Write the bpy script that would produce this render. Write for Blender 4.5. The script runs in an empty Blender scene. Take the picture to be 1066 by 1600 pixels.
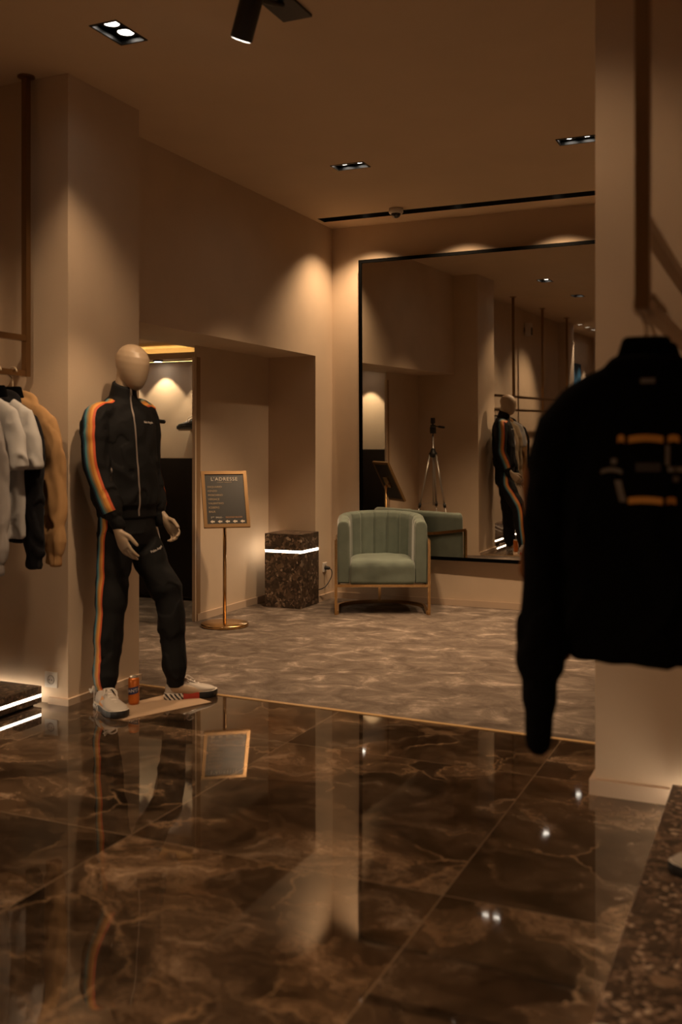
import bpy, bmesh, math, random
from mathutils import Vector, Matrix, noise
from mathutils.bvhtree import BVHTree
random.seed(7)
V = Vector
PI = math.pi
S = bpy.context.scene
COL = S.collection
R = math.radians

# ------------------------------------------------------------------ camera
cam_d = bpy.data.cameras.new('camera')
cam = bpy.data.objects.new('camera', cam_d)
COL.objects.link(cam)
cam.location = (0, 0, 1.35)
cam.rotation_euler = (R(90), 0, R(23.9))
cam_d.sensor_fit = 'VERTICAL'
cam_d.sensor_height = 36.0
cam_d.lens = 36.0 * 1570 / 1600
cam_d.shift_y = -(800 - 698) / 1600
cam_d.clip_start = 0.05
cam_d.dof.use_dof = True
cam_d.dof.focus_distance = 7.2
cam_d.dof.aperture_fstop = 1.9
S.camera = cam

# ------------------------------------------------------------------ world, exposure
w = bpy.data.worlds.new('world')
S.world = w
w.use_nodes = True
w.node_tree.nodes['Background'].inputs[0].default_value = (0.02, 0.013, 0.008, 1)
w.node_tree.nodes['Background'].inputs[1].default_value = 1.0
S.view_settings.view_transform = 'Standard'
S.view_settings.look = 'None'
S.view_settings.gamma = 1
S.view_settings.use_curve_mapping = False
S.view_settings.exposure = 1.42
S.cycles.use_denoising = True
S.cycles.max_bounces = 12
S.cycles.diffuse_bounces = 5
S.cycles.glossy_bounces = 6
S.cycles.sample_clamp_indirect = 4.0
S.cycles.blur_glossy = 0.3
S.cycles.caustics_reflective = False

# lamp strengths (watts) in one place
WARM = (1.0, 0.66, 0.38)
P_DOWN = 30.0       # each lamp of a twin downlight
P_TRACK = 36.0      # black cylinder spotlight
P_SLOT = 31.0       # lamps of the ceiling slot
P_SHOP = 44.0       # downlights further back in the shop, and the added one by the right pillar
P_SIDE = 16.0       # spots of the room behind the opening
LED = 7.0           # LED strips
CZ = 3.3            # ceiling height

# ------------------------------------------------------------------ materials
MATS = {}
def mat(name, col, rough=0.6, metal=0.0, spec=0.5, emit=None, es=0.0, var=0.0, vscale=8.0, bump=0.0, bscale=60.0, sheen=0.0, coat=0.0):
    if name in MATS: return MATS[name]
    m = bpy.data.materials.new(name)
    m.use_nodes = True
    nt = m.node_tree
    b = nt.nodes['Principled BSDF']
    b.inputs['Base Color'].default_value = (*col, 1)
    b.inputs['Roughness'].default_value = rough
    b.inputs['Metallic'].default_value = metal
    b.inputs['Specular IOR Level'].default_value = spec
    if sheen:
        b.inputs['Sheen Weight'].default_value = sheen
        b.inputs['Sheen Roughness'].default_value = 0.4
    if coat: b.inputs['Coat Weight'].default_value = coat
    if emit:
        b.inputs['Emission Color'].default_value = (*emit, 1)
        b.inputs['Emission Strength'].default_value = es
    tc = nt.nodes.new('ShaderNodeTexCoord')
    if var:
        n = nt.nodes.new('ShaderNodeTexNoise'); n.inputs['Scale'].default_value = vscale; n.inputs['Detail'].default_value = 5
        nt.links.new(tc.outputs['Object'], n.inputs['Vector'])
        r = nt.nodes.new('ShaderNodeValToRGB')
        r.color_ramp.elements[0].position = 0.3; r.color_ramp.elements[1].position = 0.7
        r.color_ramp.elements[0].color = (*[max(0, c * (1 - var)) for c in col], 1)
        r.color_ramp.elements[1].color = (*[min(1, c * (1 + var)) for c in col], 1)
        nt.links.new(n.outputs['Fac'], r.inputs['Fac'])
        nt.links.new(r.outputs['Color'], b.inputs['Base Color'])
    if bump:
        n2 = nt.nodes.new('ShaderNodeTexNoise'); n2.inputs['Scale'].default_value = bscale; n2.inputs['Detail'].default_value = 4
        nt.links.new(tc.outputs['Object'], n2.inputs['Vector'])
        bp = nt.nodes.new('ShaderNodeBump'); bp.inputs['Strength'].default_value = bump; bp.inputs['Distance'].default_value = 0.01
        nt.links.new(n2.outputs['Fac'], bp.inputs['Height'])
        nt.links.new(bp.outputs['Normal'], b.inputs['Normal'])
    MATS[name] = m
    return m

def ramp(nt, stops):
    r = nt.nodes.new('ShaderNodeValToRGB')
    e = r.color_ramp.elements
    while len(e) < len(stops): e.new(0.5)
    for k, (p, c) in enumerate(stops):
        e[k].position = p; e[k].color = (*c, 1)
    return r

def math_node(nt, op, a, b=None):
    n = nt.nodes.new('ShaderNodeMath'); n.operation = op
    for k, x in enumerate((a, b)):
        if x is None: continue
        if isinstance(x, (int, float)): n.inputs[k].default_value = x
        else: nt.links.new(x, n.inputs[k])
    return n.outputs[0]

def mix_col(nt, fac, a, b):
    n = nt.nodes.new('ShaderNodeMix'); n.data_type = 'RGBA'
    for sock, x in ((n.inputs['Factor'], fac), (n.inputs[6], a), (n.inputs[7], b)):
        if isinstance(x, (int, float)): sock.default_value = x
        elif isinstance(x, tuple): sock.default_value = (*x, 1)
        else: nt.links.new(x, sock)
    return n.outputs[2]

def marble():
    m = bpy.data.materials.new('polished_brown_marble'); m.use_nodes = True
    nt = m.node_tree; b = nt.nodes['Principled BSDF']
    tc = nt.nodes.new('ShaderNodeTexCoord')
    sp = nt.nodes.new('ShaderNodeSeparateXYZ'); nt.links.new(tc.outputs['Object'], sp.inputs[0])
    TX, TY = 1.14, 1.2
    ux = math_node(nt, 'DIVIDE', math_node(nt, 'ADD', sp.outputs[0], 2.085), TX)
    uy = math_node(nt, 'DIVIDE', math_node(nt, 'SUBTRACT', sp.outputs[1], 2.89), TY)
    ix = math_node(nt, 'FLOOR', ux); iy = math_node(nt, 'FLOOR', uy)
    cb = nt.nodes.new('ShaderNodeCombineXYZ'); nt.links.new(ix, cb.inputs[0]); nt.links.new(iy, cb.inputs[1])
    wn = nt.nodes.new('ShaderNodeTexWhiteNoise'); wn.noise_dimensions = '3D'; nt.links.new(cb.outputs[0], wn.inputs['Vector'])
    sc = nt.nodes.new('ShaderNodeVectorMath'); sc.operation = 'SCALE'; sc.inputs['Scale'].default_value = 30
    nt.links.new(wn.outputs['Color'], sc.inputs[0])
    ad = nt.nodes.new('ShaderNodeVectorMath'); ad.operation = 'ADD'
    nt.links.new(tc.outputs['Object'], ad.inputs[0]); nt.links.new(sc.outputs[0], ad.inputs[1])
    # brecciated browns: lightly warped coordinates
    n0 = nt.nodes.new('ShaderNodeTexNoise'); n0.inputs['Scale'].default_value = 2.6; n0.inputs['Detail'].default_value = 6; n0.inputs['Roughness'].default_value = 0.6
    nt.links.new(ad.outputs[0], n0.inputs['Vector'])
    s2 = nt.nodes.new('ShaderNodeVectorMath'); s2.operation = 'SCALE'; s2.inputs['Scale'].default_value = 0.38
    nt.links.new(n0.outputs['Color'], s2.inputs[0])
    a2 = nt.nodes.new('ShaderNodeVectorMath'); a2.operation = 'ADD'
    nt.links.new(ad.outputs[0], a2.inputs[0]); nt.links.new(s2.outputs[0], a2.inputs[1])
    mpn = nt.nodes.new('ShaderNodeMapping'); mpn.inputs['Rotation'].default_value = (0, 0, R(38)); mpn.inputs['Scale'].default_value = (1.0, 1.6, 1)
    nt.links.new(a2.outputs[0], mpn.inputs[0])
    n1 = nt.nodes.new('ShaderNodeTexNoise'); n1.inputs['Scale'].default_value = 2.1; n1.inputs['Detail'].default_value = 15; n1.inputs['Roughness'].default_value = 0.78
    n1.inputs['Distortion'].default_value = 0.8
    nt.links.new(mpn.outputs[0], n1.inputs['Vector'])
    r1 = ramp(nt, [(0.30, (0.010, 0.007, 0.005)), (0.42, (0.028, 0.018, 0.011)), (0.50, (0.064, 0.041, 0.025)), (0.57, (0.130, 0.087, 0.056)), (0.65, (0.29, 0.215, 0.155)), (0.75, (0.55, 0.44, 0.34))])
    nt.links.new(n1.outputs['Fac'], r1.inputs['Fac'])
    vo = nt.nodes.new('ShaderNodeTexVoronoi'); vo.inputs['Scale'].default_value = 3.0; vo.feature = 'F1'
    nt.links.new(a2.outputs[0], vo.inputs['Vector'])
    sv = nt.nodes.new('ShaderNodeSeparateColor'); nt.links.new(vo.outputs['Color'], sv.inputs[0])
    rv = ramp(nt, [(0.0, (0.35, 0.34, 0.33)), (0.55, (0.85, 0.82, 0.78)), (1.0, (1.75, 1.65, 1.5))])
    nt.links.new(sv.outputs[0], rv.inputs['Fac'])
    mu = nt.nodes.new('ShaderNodeMix'); mu.data_type = 'RGBA'; mu.blend_type = 'MULTIPLY'; mu.inputs['Factor'].default_value = 0.8
    nt.links.new(r1.outputs['Color'], mu.inputs[6]); nt.links.new(rv.outputs['Color'], mu.inputs[7])
    ve = nt.nodes.new('ShaderNodeTexVoronoi'); ve.inputs['Scale'].default_value = 3.0; ve.feature = 'DISTANCE_TO_EDGE'
    nt.links.new(a2.outputs[0], ve.inputs['Vector'])
    rr = ramp(nt, [(0.0, (1, 1, 1)), (0.012, (0.5, 0.5, 0.5)), (0.035, (0, 0, 0))])
    nt.links.new(ve.outputs['Distance'], rr.inputs['Fac'])
    nm = nt.nodes.new('ShaderNodeTexNoise'); nm.inputs['Scale'].default_value = 3.1; nm.inputs['Detail'].default_value = 5
    nt.links.new(ad.outputs[0], nm.inputs['Vector'])
    rm = ramp(nt, [(0.48, (0, 0, 0)), (0.62, (1, 1, 1))]); nt.links.new(nm.outputs['Fac'], rm.inputs['Fac'])
    c1 = mix_col(nt, math_node(nt, 'MULTIPLY', math_node(nt, 'MULTIPLY', rr.outputs['Color'], rm.outputs['Color']), 0.6), mu.outputs[2], (0.36, 0.23, 0.13))
    n3 = nt.nodes.new('ShaderNodeTexNoise'); n3.inputs['Scale'].default_value = 1.3; n3.inputs['Detail'].default_value = 9; n3.inputs['Roughness'].default_value = 0.65
    nt.links.new(a2.outputs[0], n3.inputs['Vector'])
    rr3 = ramp(nt, [(0.56, (0, 0, 0)), (0.72, (1, 1, 1))]); nt.links.new(n3.outputs['Fac'], rr3.inputs['Fac'])
    c2 = mix_col(nt, math_node(nt, 'MULTIPLY', rr3.outputs['Color'], 0.4), c1, (0.17, 0.08, 0.035))
    # joints
    fx = math_node(nt, 'ABSOLUTE', math_node(nt, 'SUBTRACT', math_node(nt, 'FRACT', math_node(nt, 'ADD', ux, 0.5)), 0.5))
    fy = math_node(nt, 'ABSOLUTE', math_node(nt, 'SUBTRACT', math_node(nt, 'FRACT', math_node(nt, 'ADD', uy, 0.5)), 0.5))
    g = math_node(nt, 'LESS_THAN', math_node(nt, 'MINIMUM', fx, fy), 0.0022)
    c3 = mix_col(nt, math_node(nt, 'MULTIPLY', g, 0.8), c2, (0.20, 0.14, 0.09))
    nt.links.new(c3, b.inputs['Base Color'])
    b.inputs['Roughness'].default_value = 0.035
    b.inputs['Specular IOR Level'].default_value = 1.0
    nb = nt.nodes.new('ShaderNodeTexNoise'); nb.inputs['Scale'].default_value = 2.2; nb.inputs['Detail'].default_value = 1
    nt.links.new(tc.outputs['Object'], nb.inputs['Vector'])
    bp = nt.nodes.new('ShaderNodeBump'); bp.inputs['Strength'].default_value = 0.02; bp.inputs['Distance'].default_value = 0.02
    nt.links.new(nb.outputs['Fac'], bp.inputs['Height']); nt.links.new(bp.outputs['Normal'], b.inputs['Normal'])
    return m

def carpet_mat():
    m = bpy.data.materials.new('taupe_carpet_pile'); m.use_nodes = True
    nt = m.node_tree; b = nt.nodes['Principled BSDF']
    tc = nt.nodes.new('ShaderNodeTexCoord')
    mp = nt.nodes.new('ShaderNodeMapping'); mp.inputs['Rotation'].default_value = (0, 0, R(-25)); mp.inputs['Scale'].default_value = (1.0, 1.25, 1)
    nt.links.new(tc.outputs['Object'], mp.inputs[0])
    n1 = nt.nodes.new('ShaderNodeTexNoise'); n1.inputs['Scale'].default_value = 4.5; n1.inputs['Detail'].default_value = 7; n1.inputs['Roughness'].default_value = 0.68; n1.inputs['Distortion'].default_value = 0.6
    nt.links.new(mp.outputs[0], n1.inputs['Vector'])
    r = ramp(nt, [(0.36, (0.100, 0.077, 0.061)), (0.47, (0.145, 0.114, 0.092)), (0.56, (0.19, 0.152, 0.123)), (0.68, (0.38, 0.31, 0.255))])
    nt.links.new(n1.outputs['Fac'], r.inputs['Fac'])
    nt.links.new(r.outputs['Color'], b.inputs['Base Color'])
    b.inputs['Roughness'].default_value = 0.95
    b.inputs['Specular IOR Level'].default_value = 0.1
    n2 = nt.nodes.new('ShaderNodeTexNoise'); n2.inputs['Scale'].default_value = 160; n2.inputs['Detail'].default_value = 3
    nt.links.new(tc.outputs['Object'], n2.inputs['Vector'])
    hh = math_node(nt, 'ADD', math_node(nt, 'MULTIPLY', n1.outputs['Fac'], 2.0), n2.outputs['Fac'])
    bp = nt.nodes.new('ShaderNodeBump'); bp.inputs['Strength'].default_value = 0.6; bp.inputs['Distance'].default_value = 0.012
    nt.links.new(hh, bp.inputs['Height']); nt.links.new(bp.outputs['Normal'], b.inputs['Normal'])
    return m

def terrazzo(name, scale=55.0, rough=0.35, bright=1.0):
    m = bpy.data.materials.new(name); m.use_nodes = True
    nt = m.node_tree; b = nt.nodes['Principled BSDF']
    tc = nt.nodes.new('ShaderNodeTexCoord')
    nz = nt.nodes.new('ShaderNodeTexNoise'); nz.inputs['Scale'].default_value = 14; nz.inputs['Detail'].default_value = 3
    nt.links.new(tc.outputs['Object'], nz.inputs['Vector'])
    s = nt.nodes.new('ShaderNodeVectorMath'); s.operation = 'SCALE'; s.inputs['Scale'].default_value = 0.05
    nt.links.new(nz.outputs['Color'], s.inputs[0])
    a = nt.nodes.new('ShaderNodeVectorMath'); a.operation = 'ADD'
    nt.links.new(tc.outputs['Object'], a.inputs[0]); nt.links.new(s.outputs[0], a.inputs[1])
    cols = []
    for k, sc in enumerate((scale, scale * 0.33)):
        v = nt.nodes.new('ShaderNodeTexVoronoi'); v.inputs['Scale'].default_value = sc
        nt.links.new(a.outputs[0], v.inputs['Vector'])
        sv = nt.nodes.new('ShaderNodeSeparateColor'); nt.links.new(v.outputs['Color'], sv.inputs[0])
        cols.append((sv.outputs[0], sv.outputs[1], v.outputs['Distance']))
    B = bright
    r = ramp(nt, [(0.0, (0.020 * B, 0.014 * B, 0.010 * B)), (0.45, (0.055 * B, 0.036 * B, 0.025 * B)), (0.75, (0.11 * B, 0.072 * B, 0.05 * B)), (0.93, (0.20 * B, 0.14 * B, 0.10 * B)), (1.0, (0.36 * B, 0.28 * B, 0.21 * B))])
    r.color_ramp.interpolation = 'LINEAR'
    nt.links.new(cols[0][0], r.inputs['Fac'])
    r2 = ramp(nt, [(0.0, (0.02 * B, 0.014 * B, 0.01 * B)), (0.7, (0.07 * B, 0.045 * B, 0.03 * B)), (1.0, (0.17 * B, 0.11 * B, 0.07 * B))])
    nt.links.new(cols[1][0], r2.inputs['Fac'])
    f = math_node(nt, 'GREATER_THAN', cols[1][1], 0.72)
    nt.links.new(mix_col(nt, math_node(nt, 'MULTIPLY', f, 0.8), r.outputs['Color'], r2.outputs['Color']), b.inputs['Base Color'])
    b.inputs['Roughness'].default_value = rough
    return m

WALL = mat('beige_wall_paint', (0.60, 0.475, 0.35), 0.75, var=0.04, vscale=3, bump=0.05, bscale=90, spec=0.3)
CEIL = mat('ceiling_paint', (0.72, 0.57, 0.41), 0.85, var=0.03, vscale=2, spec=0.2)
TRIMW = mat('skirting_paint', (0.55, 0.42, 0.31), 0.5)
MARBLE = marble()
CARPET = carpet_mat()
TERR = terrazzo('dark_terrazzo')
PLATM = terrazzo('platform_stone', 70.0, 0.4, 1.6)
BRASS = mat('brass', (0.62, 0.40, 0.18), 0.22, 1.0)
BRONZE = mat('bronze_tube', (0.30, 0.19, 0.10), 0.35, 1.0)
GOLDF = mat('gold_wood_frame', (0.26, 0.155, 0.065), 0.35, 0.6)
BLACK = mat('matt_black', (0.010, 0.009, 0.008), 0.5)
BLACKM = mat('black_metal', (0.006, 0.0055, 0.005), 0.4, 0.0, spec=0.3)
CABM = mat('black_brown_cabinet', (0.010, 0.006, 0.004), 0.45)
LEDM = mat('led_strip', (1, 0.9, 0.8), 0.5, emit=(1.0, 0.80, 0.58), es=LED)
LAMPM = mat('lamp_face', (1, 0.95, 0.9), 0.5, emit=(1.0, 0.90, 0.78), es=6.0)
COVEM = mat('cove_strip', (1, 0.8, 0.4), 0.5, emit=(1.0, 0.72, 0.25), es=4.0)
MIRROR = mat('mirror_glass', (0.74, 0.73, 0.70), 0.0, 1.0)
SKIN = mat('mannequin_beige', (0.38, 0.285, 0.195), 0.38, var=0.03)
TRACKS = mat('black_tracksuit_jersey', (0.0055, 0.0055, 0.006), 0.8, spec=0.25, bump=0.1, bscale=300)
RIB = mat('black_rib_knit', (0.008, 0.008, 0.009), 0.9, spec=0.2, bump=0.3, bscale=240)
ZIPM = mat('zip_metal', (0.55, 0.50, 0.46), 0.35, 0.7)
LOGO = mat('white_print', (0.62, 0.58, 0.54), 0.7)
STR = [mat('stripe_navy', (0.012, 0.05, 0.10), 0.6), mat('stripe_teal', (0.09, 0.28, 0.33), 0.6), mat('stripe_sand', (0.30, 0.24, 0.15), 0.6),
       mat('stripe_gold', (0.55, 0.24, 0.045), 0.6), mat('stripe_amber', (0.72, 0.33, 0.07), 0.6), mat('stripe_red', (0.62, 0.10, 0.03), 0.6)]
SHOE = mat('pale_grey_leather', (0.44, 0.40, 0.355), 0.55, bump=0.1, bscale=90)
SHOEW = mat('shoe_white', (0.70, 0.66, 0.60), 0.6)
SHOEB = mat('shoe_black_rubber', (0.012, 0.012, 0.012), 0.5)
SHOER = mat('shoe_red', (0.36, 0.035, 0.022), 0.5)
SHOEO = mat('shoe_orange', (0.60, 0.25, 0.05), 0.5)
LACE = mat('laces', (0.66, 0.61, 0.56), 0.8)
VELVET = mat('sage_green_velvet', (0.145, 0.176, 0.145), 0.8, spec=0.15, sheen=0.35, var=0.14, vscale=7, bump=0.06, bscale=40)
WHITEC = mat('white_cotton', (0.50, 0.495, 0.49), 0.9, spec=0.1, bump=0.07, bscale=220)
BLACKC = mat('black_cotton', (0.010, 0.010, 0.012), 0.9, spec=0.15, sheen=0.05, bump=0.07, bscale=220)
TANC = mat('tan_cotton', (0.42, 0.25, 0.115), 0.95, spec=0.1, sheen=0.15, bump=0.10, bscale=220)
SANDC = mat('sand_cotton', (0.42, 0.34, 0.23), 0.95, spec=0.1, bump=0.08, bscale=220)
GREYC = mat('grey_cotton', (0.30, 0.28, 0.27), 0.95, spec=0.1, bump=0.08, bscale=220)
RUSTC = mat('rust_cotton', (0.15, 0.06, 0.022), 0.95, spec=0.1, bump=0.08, bscale=220)
DARKJ = mat('black_fleece', (0.0022, 0.002, 0.002), 0.95, spec=0.08, bump=0.07, bscale=220)
PRINTO = mat('orange_print', (0.60, 0.28, 0.05), 0.7)
PRINTW = mat('faded_white_print', (0.16, 0.14, 0.12), 0.8)
PLASTIC = mat('white_plastic', (0.68, 0.63, 0.57), 0.4)
PDARK = mat('dark_hole', (0.03, 0.025, 0.02), 0.6)
STEEL = mat('brushed_steel', (0.45, 0.42, 0.38), 0.35, 0.9)
CANO = mat('can_orange', (0.60, 0.17, 0.03), 0.3, 0.35)
CANB = mat('can_dark_blue', (0.02, 0.03, 0.10), 0.4)
CARD = mat('kraft_cardboard', (0.36, 0.25, 0.16), 0.85, var=0.06, vscale=10)
SIGNB = mat('sign_black_face', (0.012, 0.011, 0.010), 0.4)
SIGNT = mat('sign_gold_lettering', (0.42, 0.30, 0.17), 0.6)
SIGNW = mat('sign_white_lettering', (0.62, 0.55, 0.45), 0.6)
SIGNO = mat('sign_orange_lettering', (0.50, 0.24, 0.10), 0.6)
BLUEP = mat('blue_canvas', (0.006, 0.05, 0.10), 0.6, var=0.35, vscale=2.5)
GLASSK = mat('camera_dome', (0.02, 0.02, 0.02), 0.08, coat=0.5)

# ------------------------------------------------------------------ helpers
def link_mesh(name, bm, m, parent=None, smooth=False, loc=None):
    me = bpy.data.meshes.new(name)
    bmesh.ops.recalc_face_normals(bm, faces=bm.faces)
    bm.to_mesh(me); bm.free()
    return link_me(name, me, m, parent, smooth, loc)

def link_me(name, me, m, parent=None, smooth=False, loc=None):
    o = bpy.data.objects.new(name, me)
    COL.objects.link(o)
    if not isinstance(m, (list, tuple)): m = [m]
    if len(me.materials) == 0:
        for x in m: me.materials.append(x)
    if smooth:
        for p in me.polygons: p.use_smooth = True
    if parent is not None:
        o.parent = parent
        if loc is None: loc = (0, 0, 0)
    if loc is not None: o.location = loc
    return o

def world_part(name, bm, m, parent, smooth=False):
    """mesh written in world coordinates, parented to an unrotated root"""
    bmesh.ops.translate(bm, verts=bm.verts, vec=-V(parent.location))
    return link_mesh(name, bm, m, parent, smooth)

def tag(o, label, cat, group=None, kind=None):
    o['label'] = label; o['category'] = cat
    if group: o['group'] = group
    if kind: o['kind'] = kind
    return o

def thing(name, label, cat, loc=(0, 0, 0), rz=0.0, group=None):
    o = bpy.data.objects.new(name, None)
    COL.objects.link(o)
    o.empty_display_size = 0.1
    o.location = loc; o.rotation_euler = (0, 0, rz)
    return tag(o, label, cat, group)

def struct(name, bm, m, smooth=False):
    o = link_mesh(name, bm, m, None, smooth)
    o['kind'] = 'structure'
    return o

def box(bm, x0, x1, y0, y1, z0, z1, mi=0):
    vs = [bm.verts.new((x, y, z)) for z in (z0, z1) for x, y in ((x0, y0), (x1, y0), (x1, y1), (x0, y1))]
    fs = [bm.faces.new([vs[i] for i in q]) for q in ((3, 2, 1, 0), (4, 5, 6, 7), (0, 1, 5, 4), (1, 2, 6, 5), (2, 3, 7, 6), (3, 0, 4, 7))]
    for f in fs: f.material_index = mi
    return vs, fs

def boxes(*bs):
    bm = bmesh.new()
    for b in bs: box(bm, *b)
    return bm

def bevel_all(bm, off, seg=2):
    bmesh.ops.bevel(bm, geom=list(bm.edges), offset=off, segments=seg, affect='EDGES', profile=0.6)
    return bm

def bar(bm, p, q, wd, th=None, ref=(0, 0, 1), mi=0):
    p, q = V(p), V(q); th = th or wd
    t = (q - p).normalized()
    r = V(ref)
    if abs(t.dot(r)) > 0.95: r = V((1, 0, 0))
    a = t.cross(r).normalized(); b = a.cross(t).normalized()
    vs = []
    for c in (p, q):
        for sx, sy in ((-1, -1), (1, -1), (1, 1), (-1, 1)):
            vs.append(bm.verts.new(c + a * sx * wd / 2 + b * sy * th / 2))
    for f in ((3, 2, 1, 0), (4, 5, 6, 7), (0, 1, 5, 4), (1, 2, 6, 5), (2, 3, 7, 6), (3, 0, 4, 7)):
        bm.faces.new([vs[i] for i in f]).material_index = mi

def sweep(bm, pts, wd, ht, closed=False):
    """rectangular section swept along a horizontal path; wd across, ht up"""
    n = len(pts); rings = []
    for i, p in enumerate(pts):
        p = V(p)
        a = V(pts[(i - 1) % n]) if (closed or i > 0) else p
        b = V(pts[(i + 1) % n]) if (closed or i < n - 1) else p
        t = (b - a); t.z = 0; t.normalize()
        s = V((t.y, -t.x, 0))
        rings.append([bm.verts.new(p + s * x * wd / 2 + V((0, 0, z * ht / 2))) for x, z in ((-1, -1), (1, -1), (1, 1), (-1, 1))])
    for i in range(n if closed else n - 1):
        A, B = rings[i], rings[(i + 1) % n]
        for k in range(4): bm.faces.new((A[k], A[(k + 1) % 4], B[(k + 1) % 4], B[k]))
    if not closed:
        bm.faces.new(rings[0][::-1]); bm.faces.new(rings[-1])

def tube(bm, pts, rad, n=16, ref=(1, 0, 0), rnd=True, mi=0):
    """tube through points; rad = list of r or (ra, rb): ra across ref direction"""
    pts = [V(p) for p in pts]
    if not isinstance(rad, (list, tuple)): rad = [rad] * len(pts)
    rad = [(r, r) if isinstance(r, (int, float)) else r for r in rad]
    N = len(pts); T = []
    for i in range(N):
        T.append((pts[min(i + 1, N - 1)] - pts[max(i - 1, 0)]).normalized())
    secs = []
    def fr(t):
        r = V(ref)
        if abs(r.dot(t)) > 0.97: r = V((0, 1, 0)) if abs(t.y) < 0.9 else V((0, 0, 1))
        a = (r - t * r.dot(t)).normalized()
        return a, t.cross(a).normalized()
    if rnd:
        r0 = min(rad[0])
        for k in (80, 55, 28): secs.append((pts[0] - T[0] * r0 * math.sin(R(k)), T[0], rad[0][0] * math.cos(R(k)), rad[0][1] * math.cos(R(k))))
    for p, t, r in zip(pts, T, rad): secs.append((p, t, r[0], r[1]))
    if rnd:
        r1 = min(rad[-1])
        for k in (28, 55, 80): secs.append((pts[-1] + T[-1] * r1 * math.sin(R(k)), T[-1], rad[-1][0] * math.cos(R(k)), rad[-1][1] * math.cos(R(k))))
    rings = []
    for c, t, ra, rb in secs:
        a, b = fr(t)
        rings.append([bm.verts.new(c + a * ra * math.cos(2 * PI * k / n) + b * rb * math.sin(2 * PI * k / n)) for k in range(n)])
    for A, B in zip(rings, rings[1:]):
        for k in range(n): bm.faces.new((A[k], A[(k + 1) % n], B[(k + 1) % n], B[k])).material_index = mi
    bm.faces.new(rings[0][::-1]).material_index = mi; bm.faces.new(rings[-1]).material_index = mi

def loft(bm, secs, n=28, power=2.0, cap=True):
    """secs: (center, axis_a, axis_b, ra, rb) -> closed superelliptic loft"""
    rings = []
    for c, a, b, ra, rb in secs:
        c, a, b = V(c), V(a), V(b); ring = []
        for k in range(n):
            th = 2 * PI * k / n; cs, sn = math.cos(th), math.sin(th)
            x = math.copysign(abs(cs) ** (2 / power), cs); y = math.copysign(abs(sn) ** (2 / power), sn)
            ring.append(bm.verts.new(c + a * ra * x + b * rb * y))
        rings.append(ring)
    for A, B in zip(rings, rings[1:]):
        for k in range(n): bm.faces.new((A[k], A[(k + 1) % n], B[(k + 1) % n], B[k]))
    if cap:
        bm.faces.new(rings[0][::-1]); bm.faces.new(rings[-1])
    return rings

def lathe(bm, prof, n=32, c=(0, 0, 0), mi=0):
    rings = [[bm.verts.new((c[0] + r * math.cos(2 * PI * k / n), c[1] + r * math.sin(2 * PI * k / n), c[2] + z)) for k in range(n)] for r, z in prof]
    for A, B in zip(rings, rings[1:]):
        for k in range(n): bm.faces.new((A[k], A[(k + 1) % n], B[(k + 1) % n], B[k])).material_index = mi
    bm.faces.new(rings[0][::-1]).material_index = mi; bm.faces.new(rings[-1]).material_index = mi

def ellipsoid(bm, c, r, rot=None, n=20):
    mx = Matrix.Translation(V(c)) @ (rot.to_4x4() if rot else Matrix.Identity(4)) @ Matrix.Diagonal((*r, 1))
    bmesh.ops.create_uvsphere(bm, u_segments=n, v_segments=n // 2 + 2, radius=1, matrix=mx)

def remesh(bm, voxel, smooth=4, fac=0.5):
    bmesh.ops.recalc_face_normals(bm, faces=bm.faces)
    me = bpy.data.meshes.new('tmp'); bm.to_mesh(me); bm.free()
    o = bpy.data.objects.new('tmp', me); COL.objects.link(o)
    m = o.modifiers.new('r', 'REMESH'); m.mode = 'VOXEL'; m.voxel_size = voxel
    if smooth:
        s = o.modifiers.new('s', 'SMOOTH'); s.factor = fac; s.iterations = smooth
    dg = bpy.context.evaluated_depsgraph_get(); dg.update()
    out = bpy.data.meshes.new_from_object(o.evaluated_get(dg))
    bpy.data.objects.remove(o); bpy.data.meshes.remove(me)
    return out

def folds(me, amp, scale, seed=0.0, mask=None):
    """cloth folds: displacement along normals; scale = (sx, sy, sz) noise frequency"""
    ns = [v.normal.copy() for v in me.vertices]
    for v, nn in zip(me.vertices, ns):
        p = v.co
        q = V((p.x * scale[0] + seed, p.y * scale[1] + seed * 1.7, p.z * scale[2]))
        q += 0.6 * noise.noise_vector(V((p.x * 5 + seed, p.y * 5, p.z * 5)))
        d = noise.noise(q) + 0.45 * noise.noise(q * 2.3)
        d = 0.5 - abs(d) * 1.3 if d > -0.2 else d * 0.5
        k = mask(p) if mask else 1.0
        v.co = p + nn * amp * d * k
    me.update()

def bvh(me):
    return BVHTree.FromPolygons([v.co.copy() for v in me.vertices], [tuple(p.vertices) for p in me.polygons])

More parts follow.
